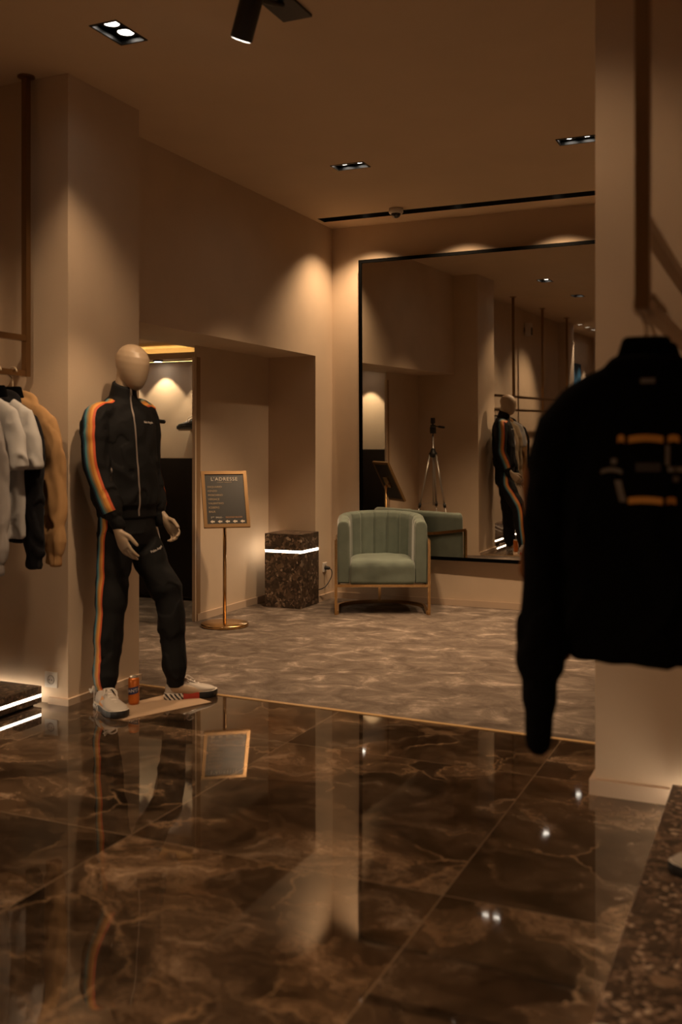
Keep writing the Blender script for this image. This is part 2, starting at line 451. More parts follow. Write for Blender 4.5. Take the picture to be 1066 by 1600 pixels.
def ribbon(tree, samples, half, cols, off=0.0022, per=2):
    """strip of cloth lying on a mesh: samples = (axis point, outward direction); cols = material index per column"""
    bm = bmesh.new(); rows = []
    n = len(cols) * per
    P = [V(a) for a, _ in samples]
    for i, (a, o) in enumerate(samples):
        a = V(a); o = V(o).normalized()
        t = (P[min(i + 1, len(P) - 1)] - P[max(i - 1, 0)]).normalized()
        o = (o - t * o.dot(t)).normalized()
        sd = o.cross(t).normalized()
        row = []; last = None
        hh = half[i] if isinstance(half, (list, tuple)) else half
        for j in range(n + 1):
            wv = -hh + 2 * hh * j / n
            st = a + o * 0.30 + sd * wv
            h = tree.ray_cast(st, -o, 0.6)
            if h[0] is None: row.append(None)
            else: row.append(h[0] + (h[1] if h[1].dot(o) > 0 else -h[1]) * off)
        good = [p for p in row if p is not None]
        if not good: continue
        for j in range(len(row)):
            if row[j] is None:
                row[j] = min(((abs(k - j), row[k]) for k in range(len(row)) if row[k] is not None), key=lambda x: x[0])[1]
        rows.append([bm.verts.new(p) for p in row])
    for A, B in zip(rows, rows[1:]):
        for j in range(n):
            try: bm.faces.new((A[j], A[j + 1], B[j + 1], B[j])).material_index = cols[j // per]
            except ValueError: pass
    return bm

def interp(path, m):
    """resample list of tuples of vectors linearly (smooth catmull)"""
    out = []
    P = [[V(x) for x in row] for row in path]
    for i in range(len(P) - 1):
        for k in range(m):
            t = k / m
            row = []
            for c in range(len(P[0])):
                p0, p1, p2, p3 = P[max(i - 1, 0)][c], P[i][c], P[i + 1][c], P[min(i + 2, len(P) - 1)][c]
                row.append(0.5 * ((2 * p1) + (p2 - p0) * t + (2 * p0 - 5 * p1 + 4 * p2 - p3) * t * t + (-p0 + 3 * p1 - 3 * p2 + p3) * t ** 3))
            out.append(row)
    out.append(P[-1])
    return out

def smooth_path(pts, m=6): return [r[0] for r in interp([(p,) for p in pts], m)]

def text_bm(s, size, ext=0.0006, align='LEFT', spacing=1.0):
    cu = bpy.data.curves.new('t', 'FONT'); cu.body = s; cu.size = size; cu.extrude = ext; cu.align_x = align; cu.space_character = spacing
    cu.resolution_u = 3
    o = bpy.data.objects.new('t', cu); COL.objects.link(o)
    dg = bpy.context.evaluated_depsgraph_get(); dg.update()
    me = bpy.data.meshes.new_from_object(o.evaluated_get(dg))
    bm = bmesh.new(); bm.from_mesh(me)
    for f in bm.faces: f.material_index = 0
    bpy.data.objects.remove(o); bpy.data.curves.remove(cu); bpy.data.meshes.remove(me)
    return bm

def spot(name, parent, loc, target, watts, ang, blend=0.5, col=WARM, rad=0.03):
    d = bpy.data.lights.new(name, 'SPOT'); d.energy = watts; d.color = col; d.spot_size = R(ang); d.spot_blend = blend; d.shadow_soft_size = rad
    o = bpy.data.objects.new(name, d); COL.objects.link(o)
    loc, target = V(loc), V(target)
    o.rotation_euler = (target - loc).to_track_quat('-Z', 'Y').to_euler()
    if parent is not None:
        o.parent = parent; o.location = loc - V(parent.location)
    else: o.location = loc
    return o

def copy_tree(o, loc, rz=None):
    c = o.copy(); COL.objects.link(c); c.location = loc
    if rz is not None: c.rotation_euler = (0, 0, rz)
    for ch in o.children:
        d = ch.copy(); COL.objects.link(d); d.parent = c
        for g in ch.children:
            e = g.copy(); COL.objects.link(e); e.parent = d
    return c

# ================================================================== SETTING
def edge_y(x): return 4.727 - 0.0404 * (x + 2.85)
bm = bmesh.new()
X0, X1 = -4.3, 2.2
vs = [bm.verts.new(p) for p in ((X0, -4.9, 0), (X1, -4.9, 0), (X1, edge_y(X1) - 0.015, 0), (X0, edge_y(X0) - 0.015, 0))]
bm.faces.new(vs)
ex = bmesh.ops.extrude_face_region(bm, geom=bm.faces[:])
bmesh.ops.translate(bm, verts=[g for g in ex['geom'] if isinstance(g, bmesh.types.BMVert)], vec=(0, 0, -0.1))
struct('floor', bm, MARBLE)
bm = bmesh.new()
vs = [bm.verts.new(p) for p in ((-6.3, edge_y(-6.3) + 0.015, 0), (X1, edge_y(X1) + 0.015, 0), (X1, 8.35, 0), (-6.3, 8.35, 0))]
bm.faces.new(vs)
ex = bmesh.ops.extrude_face_region(bm, geom=bm.faces[:])
bmesh.ops.translate(bm, verts=[g for g in ex['geom'] if isinstance(g, bmesh.types.BMVert)], vec=(0, 0, -0.1))
struct('floor_carpet', bm, CARPET)
bm = bmesh.new()
vs = [bm.verts.new((x, edge_y(x) + s * 0.015, z)) for z in (-0.05, 0.003) for x, s in ((-3.43, -1), (X1, -1), (X1, 1), (-3.43, 1))]
for q in ((3, 2, 1, 0), (4, 5, 6, 7), (0, 1, 5, 4), (1, 2, 6, 5), (2, 3, 7, 6), (3, 0, 4, 7)): bm.faces.new([vs[i] for i in q])
struct('trim_1', bm, mat('floor_strip_brass', (0.55, 0.36, 0.17), 0.4, 0.8))

# downlights: (centre x, centre y, size x, size y)
DL = [(-2.875, 3.903, 0.14, 0.235), (-2.770, 6.41, 0.235, 0.125), (-1.215, 6.45, 0.235, 0.125), (-2.85, 2.25, 0.14, 0.235),
      (-2.85, 0.55, 0.14, 0.235), (-1.15, 3.10, 0.14, 0.235), (-1.15, 0.3, 0.14, 0.235), (-2.85, -1.3, 0.14, 0.235)]
SLOT = (-3.665, -0.60, 7.775, 7.915)
ROW = [(-3.72, -1.75 - 0.55 * k) for k in range(5)]
holes = [(x - a / 2, x + a / 2, y - b / 2, y + b / 2) for x, y, a, b in DL] + [SLOT] + [(x - 0.045, x + 0.045, y - 0.045, y + 0.045) for x, y in ROW]
xs = sorted({-4.4, 2.3} | {h[0] for h in holes} | {h[1] for h in holes})
ys = sorted({-4.9, 8.35} | {h[2] for h in holes} | {h[3] for h in holes})
bm = bmesh.new()
gv = {}
def cv(i, j, z):
    if (i, j, z) not in gv: gv[(i, j, z)] = bm.verts.new((xs[i], ys[j], z))
    return gv[(i, j, z)]
for i in range(len(xs) - 1):
    for j in range(len(ys) - 1):
        cx_, cy_ = (xs[i] + xs[i + 1]) / 2, (ys[j] + ys[j + 1]) / 2
        if any(h[0] < cx_ < h[1] and h[2] < cy_ < h[3] for h in holes): continue
        bm.faces.new((cv(i, j, CZ), cv(i, j + 1, CZ), cv(i + 1, j + 1, CZ), cv(i + 1, j, CZ)))
ceil = struct('ceiling', bm, CEIL)

struct('wall_back', boxes((-4.3, 2.3, 8.2, 8.35, 0, CZ)), WALL)
# left side: block beside the corner, header over the niche, niche back, pillar, rack alcove, far pillar, far wall
NH = 2.135
struct('wall_left', boxes((-4.3, -3.72, 7.85, 8.2, 0, CZ)), WALL)
struct('wall_left_header', boxes((-4.3, -3.72, 4.85, 7.85, NH, CZ)), WALL)
struct('wall_left_niche', boxes((-4.195, -4.18, 6.66, 7.85, 0, NH), (-4.195, -4.18, 4.85, 5.8, 0, NH)), WALL)
struct('wall_left_pillar', boxes((-4.3, -3.43, 4.22, 4.85, 0, CZ)), WALL)
struct('wall_left_alcove', boxes((-4.1, -3.98, -1.2, 4.22, 0, CZ)), WALL)
struct('wall_left_far_pillar', boxes((-4.3, -3.80, -1.6, -1.2, 0, CZ)), WALL)
struct('wall_left_far', boxes((-4.3, -4.15, -4.8, -1.6, 0, CZ)), WALL)
struct('wall_front', boxes((-4.3, 2.3, -4.9, -4.8, 0, CZ)), WALL)
struct('wall_right_pillar', boxes((-0.68, 2.3, 3.98, 4.35, 0, CZ)), WALL)
struct('wall_right_alcove', boxes((0.12, 0.25, 1.0, 3.98, 0, CZ)), WALL)
struct('wall_right_alcove_end', boxes((0.25, 2.3, 0.9, 1.0, 0, CZ)), WALL)
struct('wall_right', boxes((2.2, 2.3, -4.8, 0.9, 0, CZ), (2.2, 2.3, 4.35, 8.2, 0, CZ)), WALL)

def skirt(name, segs, h=0.07):
    b_ = bmesh.new()
    for s in segs:
        box(b_, *s, 0, h)
    return struct(name, b_, TRIMW)
skirt('baseboard_back', [(-3.70, 2.2, 8.183, 8.2)], 0.055)
skirt('baseboard_left', [(-3.72, -3.704, 7.85, 8.2)], 0.055)
skirt('baseboard_left_niche', [(-4.18, -4.164, 6.66, 7.85)], 0.055)
skirt('baseboard_left_pillar', [(-3.43, -3.412, 4.2, 4.85), (-3.545, -3.43, 4.2, 4.22)], 0.035)
skirt('baseboard_right_pillar', [(-0.70, -0.40, 3.955, 3.98), (-0.70, -0.68, 3.98, 4.35)], 0.06)

# ---- room behind the opening
struct('wall_side_room', boxes((-6.3, -4.3, 7.78, 7.9, 0, 2.25), (-6.3, -6.2, 4.8, 7.78, 0, 2.25), (-6.3, -4.3, 4.8, 4.9, 0, 2.25)), WALL)
struct('ceiling_side_room', boxes((-6.3, -4.3, 4.8, 7.9, 2.25, 2.35)), CEIL)
struct('trim_2', boxes((-4.196, -4.168, 6.652, 6.705, 0, NH - 0.09), (-4.196, -4.168, 5.765, 5.812, 0, NH - 0.09)), mat('door_jamb_brown', (0.30, 0.19, 0.10), 0.5))
struct('trim_3', boxes((-4.196, -4.170, 6.630, 6.652, 0, NH - 0.09), (-4.196, -4.170, 5.812, 5.83, 0, NH - 0.09)), mat('door_jamb_light', (0.60, 0.46, 0.33), 0.4))

lampdisc_m = LAMPM
# display wall with dark cabinets below
dw = thing('display_unit', 'lit beige display panel above black cabinet seen through the opening behind the mannequin', 'display unit', (-5.2, 7.6, 0))
world_part('back_panel', boxes((-6.15, -4.24, 7.56, 7.62, 1.25, 2.105)), WALL, dw)
world_part('cabinet', boxes((-6.15, -4.24, 7.50, 7.62, 0.03, 1.245)), CABM, dw)
world_part('top_rail', boxes((-6.15, -4.24, 7.38, 7.62, 2.112, 2.165)), mat('rail_paint', (0.45, 0.34, 0.24), 0.5), dw)
world_part('cove_light', boxes((-6.1, -4.35, 7.64, 7.665, 2.115, 2.13)), COVEM, dw)
dw2 = thing('display_unit', 'lit beige display panel above black cabinet seen only in the mirror through the opening', 'display unit', (-6.1, 6.3, 0))
world_part('back_panel', boxes((-6.18, -6.12, 4.95, 7.45, 1.25, 2.2)), WALL, dw2)
world_part('cabinet', boxes((-6.18, -6.05, 4.95, 7.45, 0.03, 1.245)), CABM, dw2)
dw3 = thing('display_unit', 'lit beige display panel with black cabinet in the side room, beside the opening', 'display unit', (-5.2, 5.0, 0))
world_part('back_panel', boxes((-6.0, -4.32, 4.92, 4.98, 1.25, 2.2)), WALL, dw3)
world_part('cabinet', boxes((-6.0, -4.32, 4.92, 5.05, 0.03, 1.245)), CABM, dw3)
def puck(label, x, y, z, tx, ty, tz, watts, ang, grp):
    r_ = thing('spot_light', label, 'ceiling light', (x, y, z), group=grp)
    b_ = bmesh.new(); lathe(b_, [(0.045, 0), (0.045, -0.012), (0.036, -0.014)], 20, (x, y, z)); world_part('ring', b_, BLACKM, r_, True)
    b_ = bmesh.new(); lathe(b_, [(0.034, -0.0145), (0.034, -0.016)], 20, (x, y, z)); world_part('lamp', b_, LAMPM, r_)
    spot('light', r_, (x, y, z - 0.02), (tx, ty, tz), watts, ang, 0.35, (1.0, 0.74, 0.45), 0.012)
for k, x in enumerate((-4.62, -5.06, -5.5)):
    puck('small ceiling spotlight of the side room, washing the panel behind the mannequin', x, 7.44, 2.1115, x, 7.49, 1.2, P_SIDE * 0.38, 84, 'ceiling spots of the side room')
for k, y in enumerate((5.6, 6.3)):
    puck('small ceiling spotlight of the side room, washing the panel seen in the mirror', -5.95, y, 2.249, -6.05, y, 1.2, P_SIDE, 62, 'mirror side ceiling spots of the side room')
puck('small ceiling spotlight of the side room, washing the panel beside the opening', -4.75, 5.2, 2.249, -4.75, 5.05, 1.2, P_SIDE, 62, None)

# ================================================================== LAMPS
def downlight(x, y, a, b, label, group, aim=None, watts=P_DOWN * 1.6, ang=84):
    r_ = thing('twin_downlight', label, 'ceiling light', (x, y, CZ), group=group)
    b_ = bmesh.new()
    h, t = 0.075, 0.004
    for q in ((-a / 2, -a / 2 + t, -b / 2, b / 2, 0.0, h), (a / 2 - t, a / 2, -b / 2, b / 2, 0.0, h), (-a / 2, a / 2, -b / 2, -b / 2 + t, 0.0, h), (-a / 2, a / 2, b / 2 - t, b / 2, 0.0, h), (-a / 2, a / 2, -b / 2, b / 2, h - t, h)): box(b_, *q)
    link_mesh('housing', b_, BLACKM, r_)
    b_ = bmesh.new(); e = 0.007
    for q in ((-a / 2 - e, a / 2 + e, -b / 2 - e, -b / 2 + t), (-a / 2 - e, a / 2 + e, b / 2 - t, b / 2 + e), (-a / 2 - e, -a / 2 + t, -b / 2 + t, b / 2 - t), (a / 2 - t, a / 2 + e, -b / 2 + t, b / 2 - t)): box(b_, *q, -0.004, 0.0)
    link_mesh('frame', b_, BLACKM, r_)
    for s in (-1, 1):
        px, py = (s * a * 0.24, 0) if a > b else (0, s * b * 0.24)
        b_ = bmesh.new(); lathe(b_, [(0.046, 0.070), (0.050, 0.02), (0.044, 0.018), (0.040, 0.03)], 24, (px, py, 0))
        l_ = link_mesh('lamp', b_, BLACKM, r_, True)
        b_ = bmesh.new(); lathe(b_, [(0.040, 0.0285), (0.038, 0.024), (0.001, 0.022)], 24, (px, py, 0))
        link_mesh('lamp_lens', b_, LAMPM, l_)
        tgt = aim[0 if s < 0 else 1] if aim else (x + px, y + py, 0)
        spot('light', r_, (x + px, y + py, CZ - 0.004), tgt, watts, ang, 0.7)
    return r_
G = 'recessed twin downlights'
downlight(*DL[0], 'black recessed twin downlight above the mannequin, top left of the ceiling', G, [(-3.30, 4.25, 0.2), (-3.1, 4.55, 0)], P_DOWN * 0.33, 82)
downlight(*DL[1], 'black recessed twin downlight at the middle of the ceiling, above the carpet', G)
downlight(*DL[2], 'black recessed twin downlight nearest the right pillar', G)
downlight(*DL[3], 'black recessed twin downlight seen in the mirror, second from the mirror', G, [(-3.62, 3.3, 0.8), (-2.0, 2.7, 0.0)], P_DOWN * 0.65)
downlight(*DL[4], 'black recessed twin downlight over the left clothes rack, behind the camera side', G, [(-3.7, 1.4, 0.8), (-1.9, 1.7, 0.0)], P_SHOP)
downlight(*DL[5], 'added unseen twin downlight brightening the right pillar by the hanging black sweatshirt', G, [(-0.62, 3.98, 0.9), (-1.5, 2.9, 0)], P_SHOP * 0.18, 92)  # fill lamp added out of view to brighten the right pillar face
downlight(*DL[6], 'black recessed twin downlight over the marble floor near the camera', G, None, P_SHOP * 0.9)
downlight(*DL[7], 'black recessed twin downlight farthest back in the shop', G, None, P_SHOP)
for k, (x, y) in enumerate(ROW):
    r_ = thing('round_downlight', 'small round downlight in the far row seen in the mirror', 'ceiling light', (x, y, CZ), group='far row of round downlights')
    b_ = bmesh.new(); lathe(b_, [(0.045, 0.03), (0.045, 0.0), (0.052, -0.003), (0.040, -0.003), (0.040, 0.02)], 20); link_mesh('ring', b_, PLASTIC, r_, True)
    b_ = bmesh.new(); lathe(b_, [(0.039, 0.012), (0.039, 0.008)], 20); link_mesh('lamp_lens', b_, LAMPM, r_)
    spot('light', r_, (x, y, CZ - 0.01), (x - 0.10, y, 0), P_SHOP, 60, 0.4, (1, 0.75, 0.52))

# black cylinder spotlight
ts = thing('track_spotlight', 'black cylinder spotlight tilted from its ceiling plate, aimed at the mannequin', 'spotlight', (-2.03, 3.97, CZ))
world_part('ceiling_plate', boxes((-2.10, -1.955, 3.86, 4.09, CZ - 0.012, CZ)), BLACKM, ts)
e_ = V((-2.085, 3.675, 3.055)); d_ = V((-0.46, 0.28, -0.84)).normalized()
b_ = bmesh.new(); tube(b_, [e_ - d_ * 0.235, e_ - d_ * 0.23, e_ - d_ * 0.004, e_], [0.044, 0.047, 0.047, 0.0455], 28, rnd=False); cyl = world_part('lamp_body', b_, BLACK, ts, False)
for p in cyl.data.polygons: p.use_smooth = len(p.vertices) == 4
b_ = bmesh.new(); tube(b_, [e_ - d_ * 0.002, e_ + d_ * 0.0015], [0.041, 0.041], 28, rnd=False); world_part('lamp_lens', b_, LAMPM, ts)
b_ = bmesh.new(); tube(b_, [e_ - d_ * 0.17, V((-2.0, 3.80, 3.24)), V((-2.02, 3.92, CZ - 0.012))], [0.012, 0.012, 0.012], 12); world_part('arm', b_, BLACKM, ts, True)
spot('light', ts, e_ + d_ * 0.02, V((-3.22, 4.30, 1.05)), P_TRACK, 44, 0.6, WARM, 0.035)

# ceiling slot with its lamps
sl = thing('slot_light', 'long black recessed ceiling slot with small lamps along the mirror wall', 'ceiling light', (-2.2, 7.84, CZ))
x0, x1, y0, y1 = SLOT
world_part('channel', boxes((x0, x1, y0, y0 + 0.004, CZ - 0.002, CZ + 0.07), (x0, x1, y1 - 0.004, y1, CZ - 0.002, CZ + 0.07), (x0, x0 + 0.004, y0, y1, CZ - 0.002, CZ + 0.07), (x1 - 0.004, x1, y0, y1, CZ - 0.002, CZ + 0.07), (x0, x1, y0, y1, CZ + 0.066, CZ + 0.07)), BLACK, sl)
for x in (-3.30, -2.48, -1.66, -0.84):
    b_ = bmesh.new(); lathe(b_, [(0.030, 0.062), (0.030, 0.045), (0.026, 0.045)], 20, (x, 7.843, CZ)); l_ = world_part('lamp', b_, BLACKM, sl, True)
    b_ = bmesh.new(); lathe(b_, [(0.025, 0.0445), (0.024, 0.042)], 20, (x - sl.location.x, 7.843 - sl.location.y, 0)); link_mesh('lamp_lens', b_, mat('slot_lens', (1, .95, .9), .5, emit=(1, .8, .6), es=0.5), l_)
    spot('light', sl, (x, 7.843, CZ - 0.012), (x - (0.05 if x < -3 else 0), 7.95, 0), P_SLOT, 114, 0.85, WARM, 0.02)

# security camera
sc_ = thing('security_camera', 'white dome security camera hanging under the black ceiling slot', 'camera', (-2.92, 7.70, CZ))
b_ = bmesh.new(); lathe(b_, [(0.03, 0.0), (0.058, -0.002), (0.060, -0.03), (0.054, -0.042), (0.03, -0.044)], 28); link_mesh('housing', b_, PLASTIC, sc_, True)
b_ = bmesh.new(); ellipsoid(b_, (0, 0, -0.044), (0.040, 0.040, 0.036)); link_mesh('dome', b_, GLASSK, sc_, True)

# ================================================================== MIRROR
mr = thing('wall_mirror', 'large wall mirror in a thin black frame on the back wall', 'mirror', (-2.2, 8.128, 0.39))
mr.rotation_euler = (R(0.62), 0, -R(1.12))
mx0, mx1, mz1 = -1.228, 1.30, 2.595
b_ = boxes((mx0 + 0.02, mx1 - 0.02, -0.004, 0.004, 0.02, mz1 - 0.02)); link_mesh('glass', b_, MIRROR, mr)
b_ = bmesh.new()
for q in ((mx0, mx0 + 0.028, 0, mz1), (mx1 - 0.028, mx1, 0, mz1), (mx0 + 0.028, mx1 - 0.028, 0, 0.028), (mx0 + 0.028, mx1 - 0.028, mz1 - 0.028, mz1)): box(b_, q[0], q[1], -0.012, 0.012, q[2], q[3])
link_mesh('frame', b_, mat('mirror_frame_black', (0.003, 0.003, 0.003), 0.9, spec=0.0), mr)

# ================================================================== ARMCHAIR
def armchair():
    rt = thing('armchair', 'sage green velvet tub armchair with channelled back and brass frame', 'armchair', (-3.090, 7.796, 0), R(23.9))
    RX, RY, YF, T = 0.362, 0.30, -0.30, 0.098
    path = []
    for k in range(7): path.append((-1, YF + (0 - YF) * k / 7, None))
    def pt(u, inset):
        # u 0..1 along the U, left front to right front
        L1 = 0.24
        rx, ry = RX - inset, RY - inset
        if u < L1: return V((-rx, YF + (-YF) * u / L1, 0)), V((1, 0, 0))
        if u > 1 - L1: return V((rx, YF + (-YF) * (1 - u) / L1, 0)), V((-1, 0, 0))
        a = PI * (u - L1) / (1 - 2 * L1)
        return V((-rx * math.cos(a), ry * math.sin(a), 0)), V((math.cos(a), -math.sin(a), 0))
    b_ = bmesh.new(); n = 90; rings = []
    for i in range(n + 1):
        u = i / n
        back = math.sin(PI * u)
        zt = 0.752 + 0.055 * back ** 1.5
        ring = []
        prof = [(0.0, 0.25), (-0.004, 0.45), (0.0, zt - 0.045), (0.010, zt - 0.015), (0.03, zt), (T - 0.03, zt), (T - 0.008, zt - 0.015), (T, zt - 0.05), (T + 0.004, 0.45), (T, 0.25)]
        for d, z in prof:
            p, _ = pt(u, d); ring.append(b_.verts.new((p.x, p.y, z)))
        rings.append(ring)
    for A, B in zip(rings, rings[1:]):
        for k in range(len(A)): b_.faces.new((A[k], A[(k + 1) % len(A)], B[(k + 1) % len(A)], B[k]))
    b_.faces.new(rings[0][::-1]); b_.faces.new(rings[-1])
    me = remesh(b_, 0.007, 5)
    NCH = 11
    for v in me.vertices:
        p = v.co
        # inner side: stitched channels
        a = math.atan2(max(p.y, 0) / (RY - T / 2), p.x / (RX - T / 2)) if p.y > 0 else (0 if p.x > 0 else PI)
        s = a * 0.30 if p.y > 0 else None
        tot = PI * 0.30
        straight = 0.0
        if p.y <= 0: straight = -p.y
        L = 0.30 * PI + 0.26 * 2
        pos = (0.26 + a * 0.30) if p.y > 0 else ((0.26 - straight) if p.x > 0 else (L - 0.26 + straight))
        ph = pos / L * NCH
        fr_ = abs((ph % 1.0) - 0.5) * 2
        g = fr_ ** 6
        rr = math.hypot(p.x / (RX - T * 0.55), max(p.y, 0) / (RY - T * 0.55)) if p.y > 0 else abs(p.x) / (RX - T * 0.55)
        inner = max(0.0, min(1.0, (1.0 - rr) * 14 + 0.5)) if p.y > -0.27 else 0
        if p.z > 0.3 and inner > 0:
            c = V((p.x, max(p.y, 0.0), 0)); c.normalize()
            top = min(1.0, max(0.0, (p.z - 0.3) / 0.1))
            v.co = p + c * (0.016 * g) * inner * top - c * 0.006 * (1 - g) * inner * top
            if p.z > 0.74: v.co.z -= 0.006 * g * inner
    link_me('backrest', me, VELVET, rt, True)
    # seat cushion with a full front
    b_ = bmesh.new(); rings = []
    def outline(ins):
        o_ = []
        rx, ry, yf = RX - T - 0.002 - ins, RY - T - 0.002 - ins, -0.325 + ins
        m = 40
        for k in range(m + 1):
            a = PI * k / m; o_.append((rx * math.cos(a), ry * math.sin(a)))
        for k in range(1, 10): o_.append((-rx, 0 + (yf - 0) * k / 10))
        for k in range(16): o_.append((-rx + 2 * rx * k / 15, yf - 0.012 * math.sin(PI * k / 15)))
        for k in range(1, 10): o_.append((rx, yf + (0 - yf) * k / 10))
        return o_
    for ins, z in ((0.01, 0.245), (0, 0.26), (0, 0.39), (0.006, 0.415), (0.02, 0.435), (0.05, 0.448), (0.12, 0.456)):
        rings.append([b_.verts.new((x, y, z)) for x, y in outline(ins)])
    for A, B in zip(rings, rings[1:]):
        for k in range(len(A)): b_.faces.new((A[k], A[(k + 1) % len(A)], B[(k + 1) % len(A)], B[k]))
    b_.faces.new(rings[0][::-1]); b_.faces.new(rings[-1])
    me = remesh(b_, 0.008, 6)
    for v in me.vertices:
        p = v.co
        v.co = p + V((0, 0, 0.004)) * noise.noise(p * 9) + V((0, -0.003, 0)) * noise.noise(p * 14 + V((3, 3, 3)))
    link_me('seat_cushion', me, VELVET, rt, True)
    # brass frame
    for s in (-1, 1):
        b_ = bmesh.new(); bar(b_, (s * 0.374, YF - 0.012, 0), (s * 0.374, YF - 0.012, 0.60), 0.022); link_mesh('leg', b_, BRASS, rt)
    b_ = bmesh.new(); bar(b_, (0, RY + 0.005, 0.03), (0, RY + 0.005, 0.245), 0.022); link_mesh('leg', b_, BRASS, rt)
    b_ = bmesh.new(); bar(b_, (-0.363, YF - 0.012, 0.234), (0.363, YF - 0.012, 0.234), 0.022); link_mesh('front_rail', b_, BRASS, rt)
    def arc(r_in, z, yf):
        o_ = [(-(RX + r_in), yf, z), (-(RX + r_in), yf / 2, z)]
        for k in range(33):
            a = PI * k / 32; o_.append((-(RX + r_in) * math.cos(a), (RY + r_in) * math.sin(a), z))
        return o_ + [((RX + r_in), yf / 2, z), ((RX + r_in), yf, z)]
    b_ = bmesh.new(); sweep(b_, arc(0.010, 0.60, YF - 0.02), 0.012, 0.024); link_mesh('back_band', b_, BRASS, rt)
    b_ = bmesh.new(); sweep(b_, arc(0.0, 0.015, YF), 0.022, 0.03); link_mesh('base_ring', b_, BRASS, rt)
    b_ = bmesh.new(); sweep(b_, arc(-0.012, 0.234, YF), 0.022, 0.022); link_mesh('under_frame', b_, BRASS, rt)
    return rt
armchair()

# ================================================================== SIGN
sg = thing('sign_stand', 'black menu sign in gold frame on a brass pole stand beside the niche', 'sign', (-3.865, 6.56, 0), R(39))
b_ = bmesh.new(); lathe(b_, [(0.172, 0.0), (0.180, 0.004), (0.180, 0.020), (0.174, 0.026), (0.05, 0.029), (0.02, 0.032)], 56); base = link_mesh('base', b_, BRASS, sg, False)
for p in base.data.polygons: p.use_smooth = len(p.vertices) == 4
b_ = bmesh.new(); tube(b_, [(0, 0, 0.03), (0, 0, 0.92)], 0.0135, 20, rnd=False); link_mesh('pole', b_, BRASS, sg, True)
TL = R(26)
U_ = V((0, math.sin(TL), math.cos(TL))); N_ = V((0, -math.cos(TL), math.sin(TL))); C_ = V((0, -0.035, 0.957))
MX = Matrix(((1, 0, 0, C_.x), (0, U_.y, N_.y, C_.y), (0, U_.z, N_.z, C_.z), (0, 0, 0, 1)))   # local x,y,z -> right, up, out
def sign_part(name, bm_, m, parent=sg):
    bmesh.ops.transform(bm_, matrix=MX, verts=bm_.verts)
    return link_mesh(name, bm_, m, parent)
SW, SH = 0.345, 0.455
b_ = boxes((-SW / 2, SW / 2, -SH / 2, -SH / 2 + 0.026, -0.012, 0.010), (-SW / 2, SW / 2, SH / 2 - 0.026, SH / 2, -0.012, 0.010), (-SW / 2, -SW / 2 + 0.026, -SH / 2 + 0.026, SH / 2 - 0.026, -0.012, 0.010), (SW / 2 - 0.026, SW / 2, -SH / 2 + 0.026, SH / 2 - 0.026, -0.012, 0.010))
sign_part('frame', b_, GOLDF)
b_ = boxes((-SW / 2 + 0.027, SW / 2 - 0.027, -SH / 2 + 0.027, SH / 2 - 0.027, -0.010, 0.004)); panel = sign_part('panel', b_, SIGNB)
b_ = boxes((-0.045, 0.045, -0.06, 0.06, -0.03, -0.0125)); sign_part('bracket', b_, BRASS)
def sign_text(s, x, y, size, m, align='LEFT', spacing=1.0):
    t_ = text_bm(s, size, 0.0005, align, spacing)
    bmesh.ops.translate(t_, verts=t_.verts, vec=(x, y, 0.0048))
    sign_part('lettering', t_, m, panel)
sign_text("L'ADRESSE", 0, 0.150, 0.040, SIGNW, 'CENTER', 1.12)
sign_text('LUXURY FASHION', 0, 0.133, 0.0125, SIGNT, 'CENTER', 1.1)
for k, s in enumerate(('DSQUARED', 'KENZO', 'MOSCHINO', 'VERSACE', 'VALENTINO', 'ICEBERG', 'BALR')):
    sign_text(s, -0.130, 0.092 - 0.0335 * k, 0.021, SIGNT)
sign_text('2', -0.118, -0.153, 0.017, SIGNW); sign_text('EME', -0.108, -0.147, 0.009, SIGNW); sign_text('SALLE -', -0.082, -0.153, 0.017, SIGNW); sign_text('SECOND ROOM', -0.008, -0.153, 0.017, SIGNO)
for k in range(5):
    b_ = bmesh.new(); cx_ = -0.108 + 0.056 * k; cy_ = -0.181
    pts = [(-0.017, 0), (0.001, 0.013), (0.001, 0.006), (0.017, 0.006), (0.017, -0.006), (0.001, -0.006), (0.001, -0.013)]
    b_.faces.new([b_.verts.new((cx_ + x, cy_ + y, 0.0048)) for x, y in pts])
    ex = bmesh.ops.extrude_face_region(b_, geom=b_.faces[:]); bmesh.ops.translate(b_, verts=[g for g in ex['geom'] if isinstance(g, bmesh.types.BMVert)], vec=(0, 0, 0.0006))
    sign_part('arrow', b_, SIGNW, panel)

# ================================================================== PEDESTAL, OUTLETS
pd = thing('pedestal', 'square dark terrazzo pedestal with a glowing band, beside the armchair', 'pedestal', (-3.85, 7.66, 0))
hx, hy = 0.172, 0.172
b_ = boxes((-hx, hx, -hy, hy, 0.0, 0.462)); bevel_all(b_, 0.003, 1); link_mesh('base_block', b_, TERR, pd)
b_ = boxes((-hx, hx, -hy, hy, 0.482, 0.62)); bevel_all(b_, 0.003, 1); link_mesh('top_block', b_, TERR, pd)
b_ = boxes((-hx + 0.003, hx - 0.003, -hy + 0.003, hy - 0.003, 0.4625, 0.4815)); link_mesh('light_band', b_, LEDM, pd)
pd.location = (-3.855, 7.668, 0)

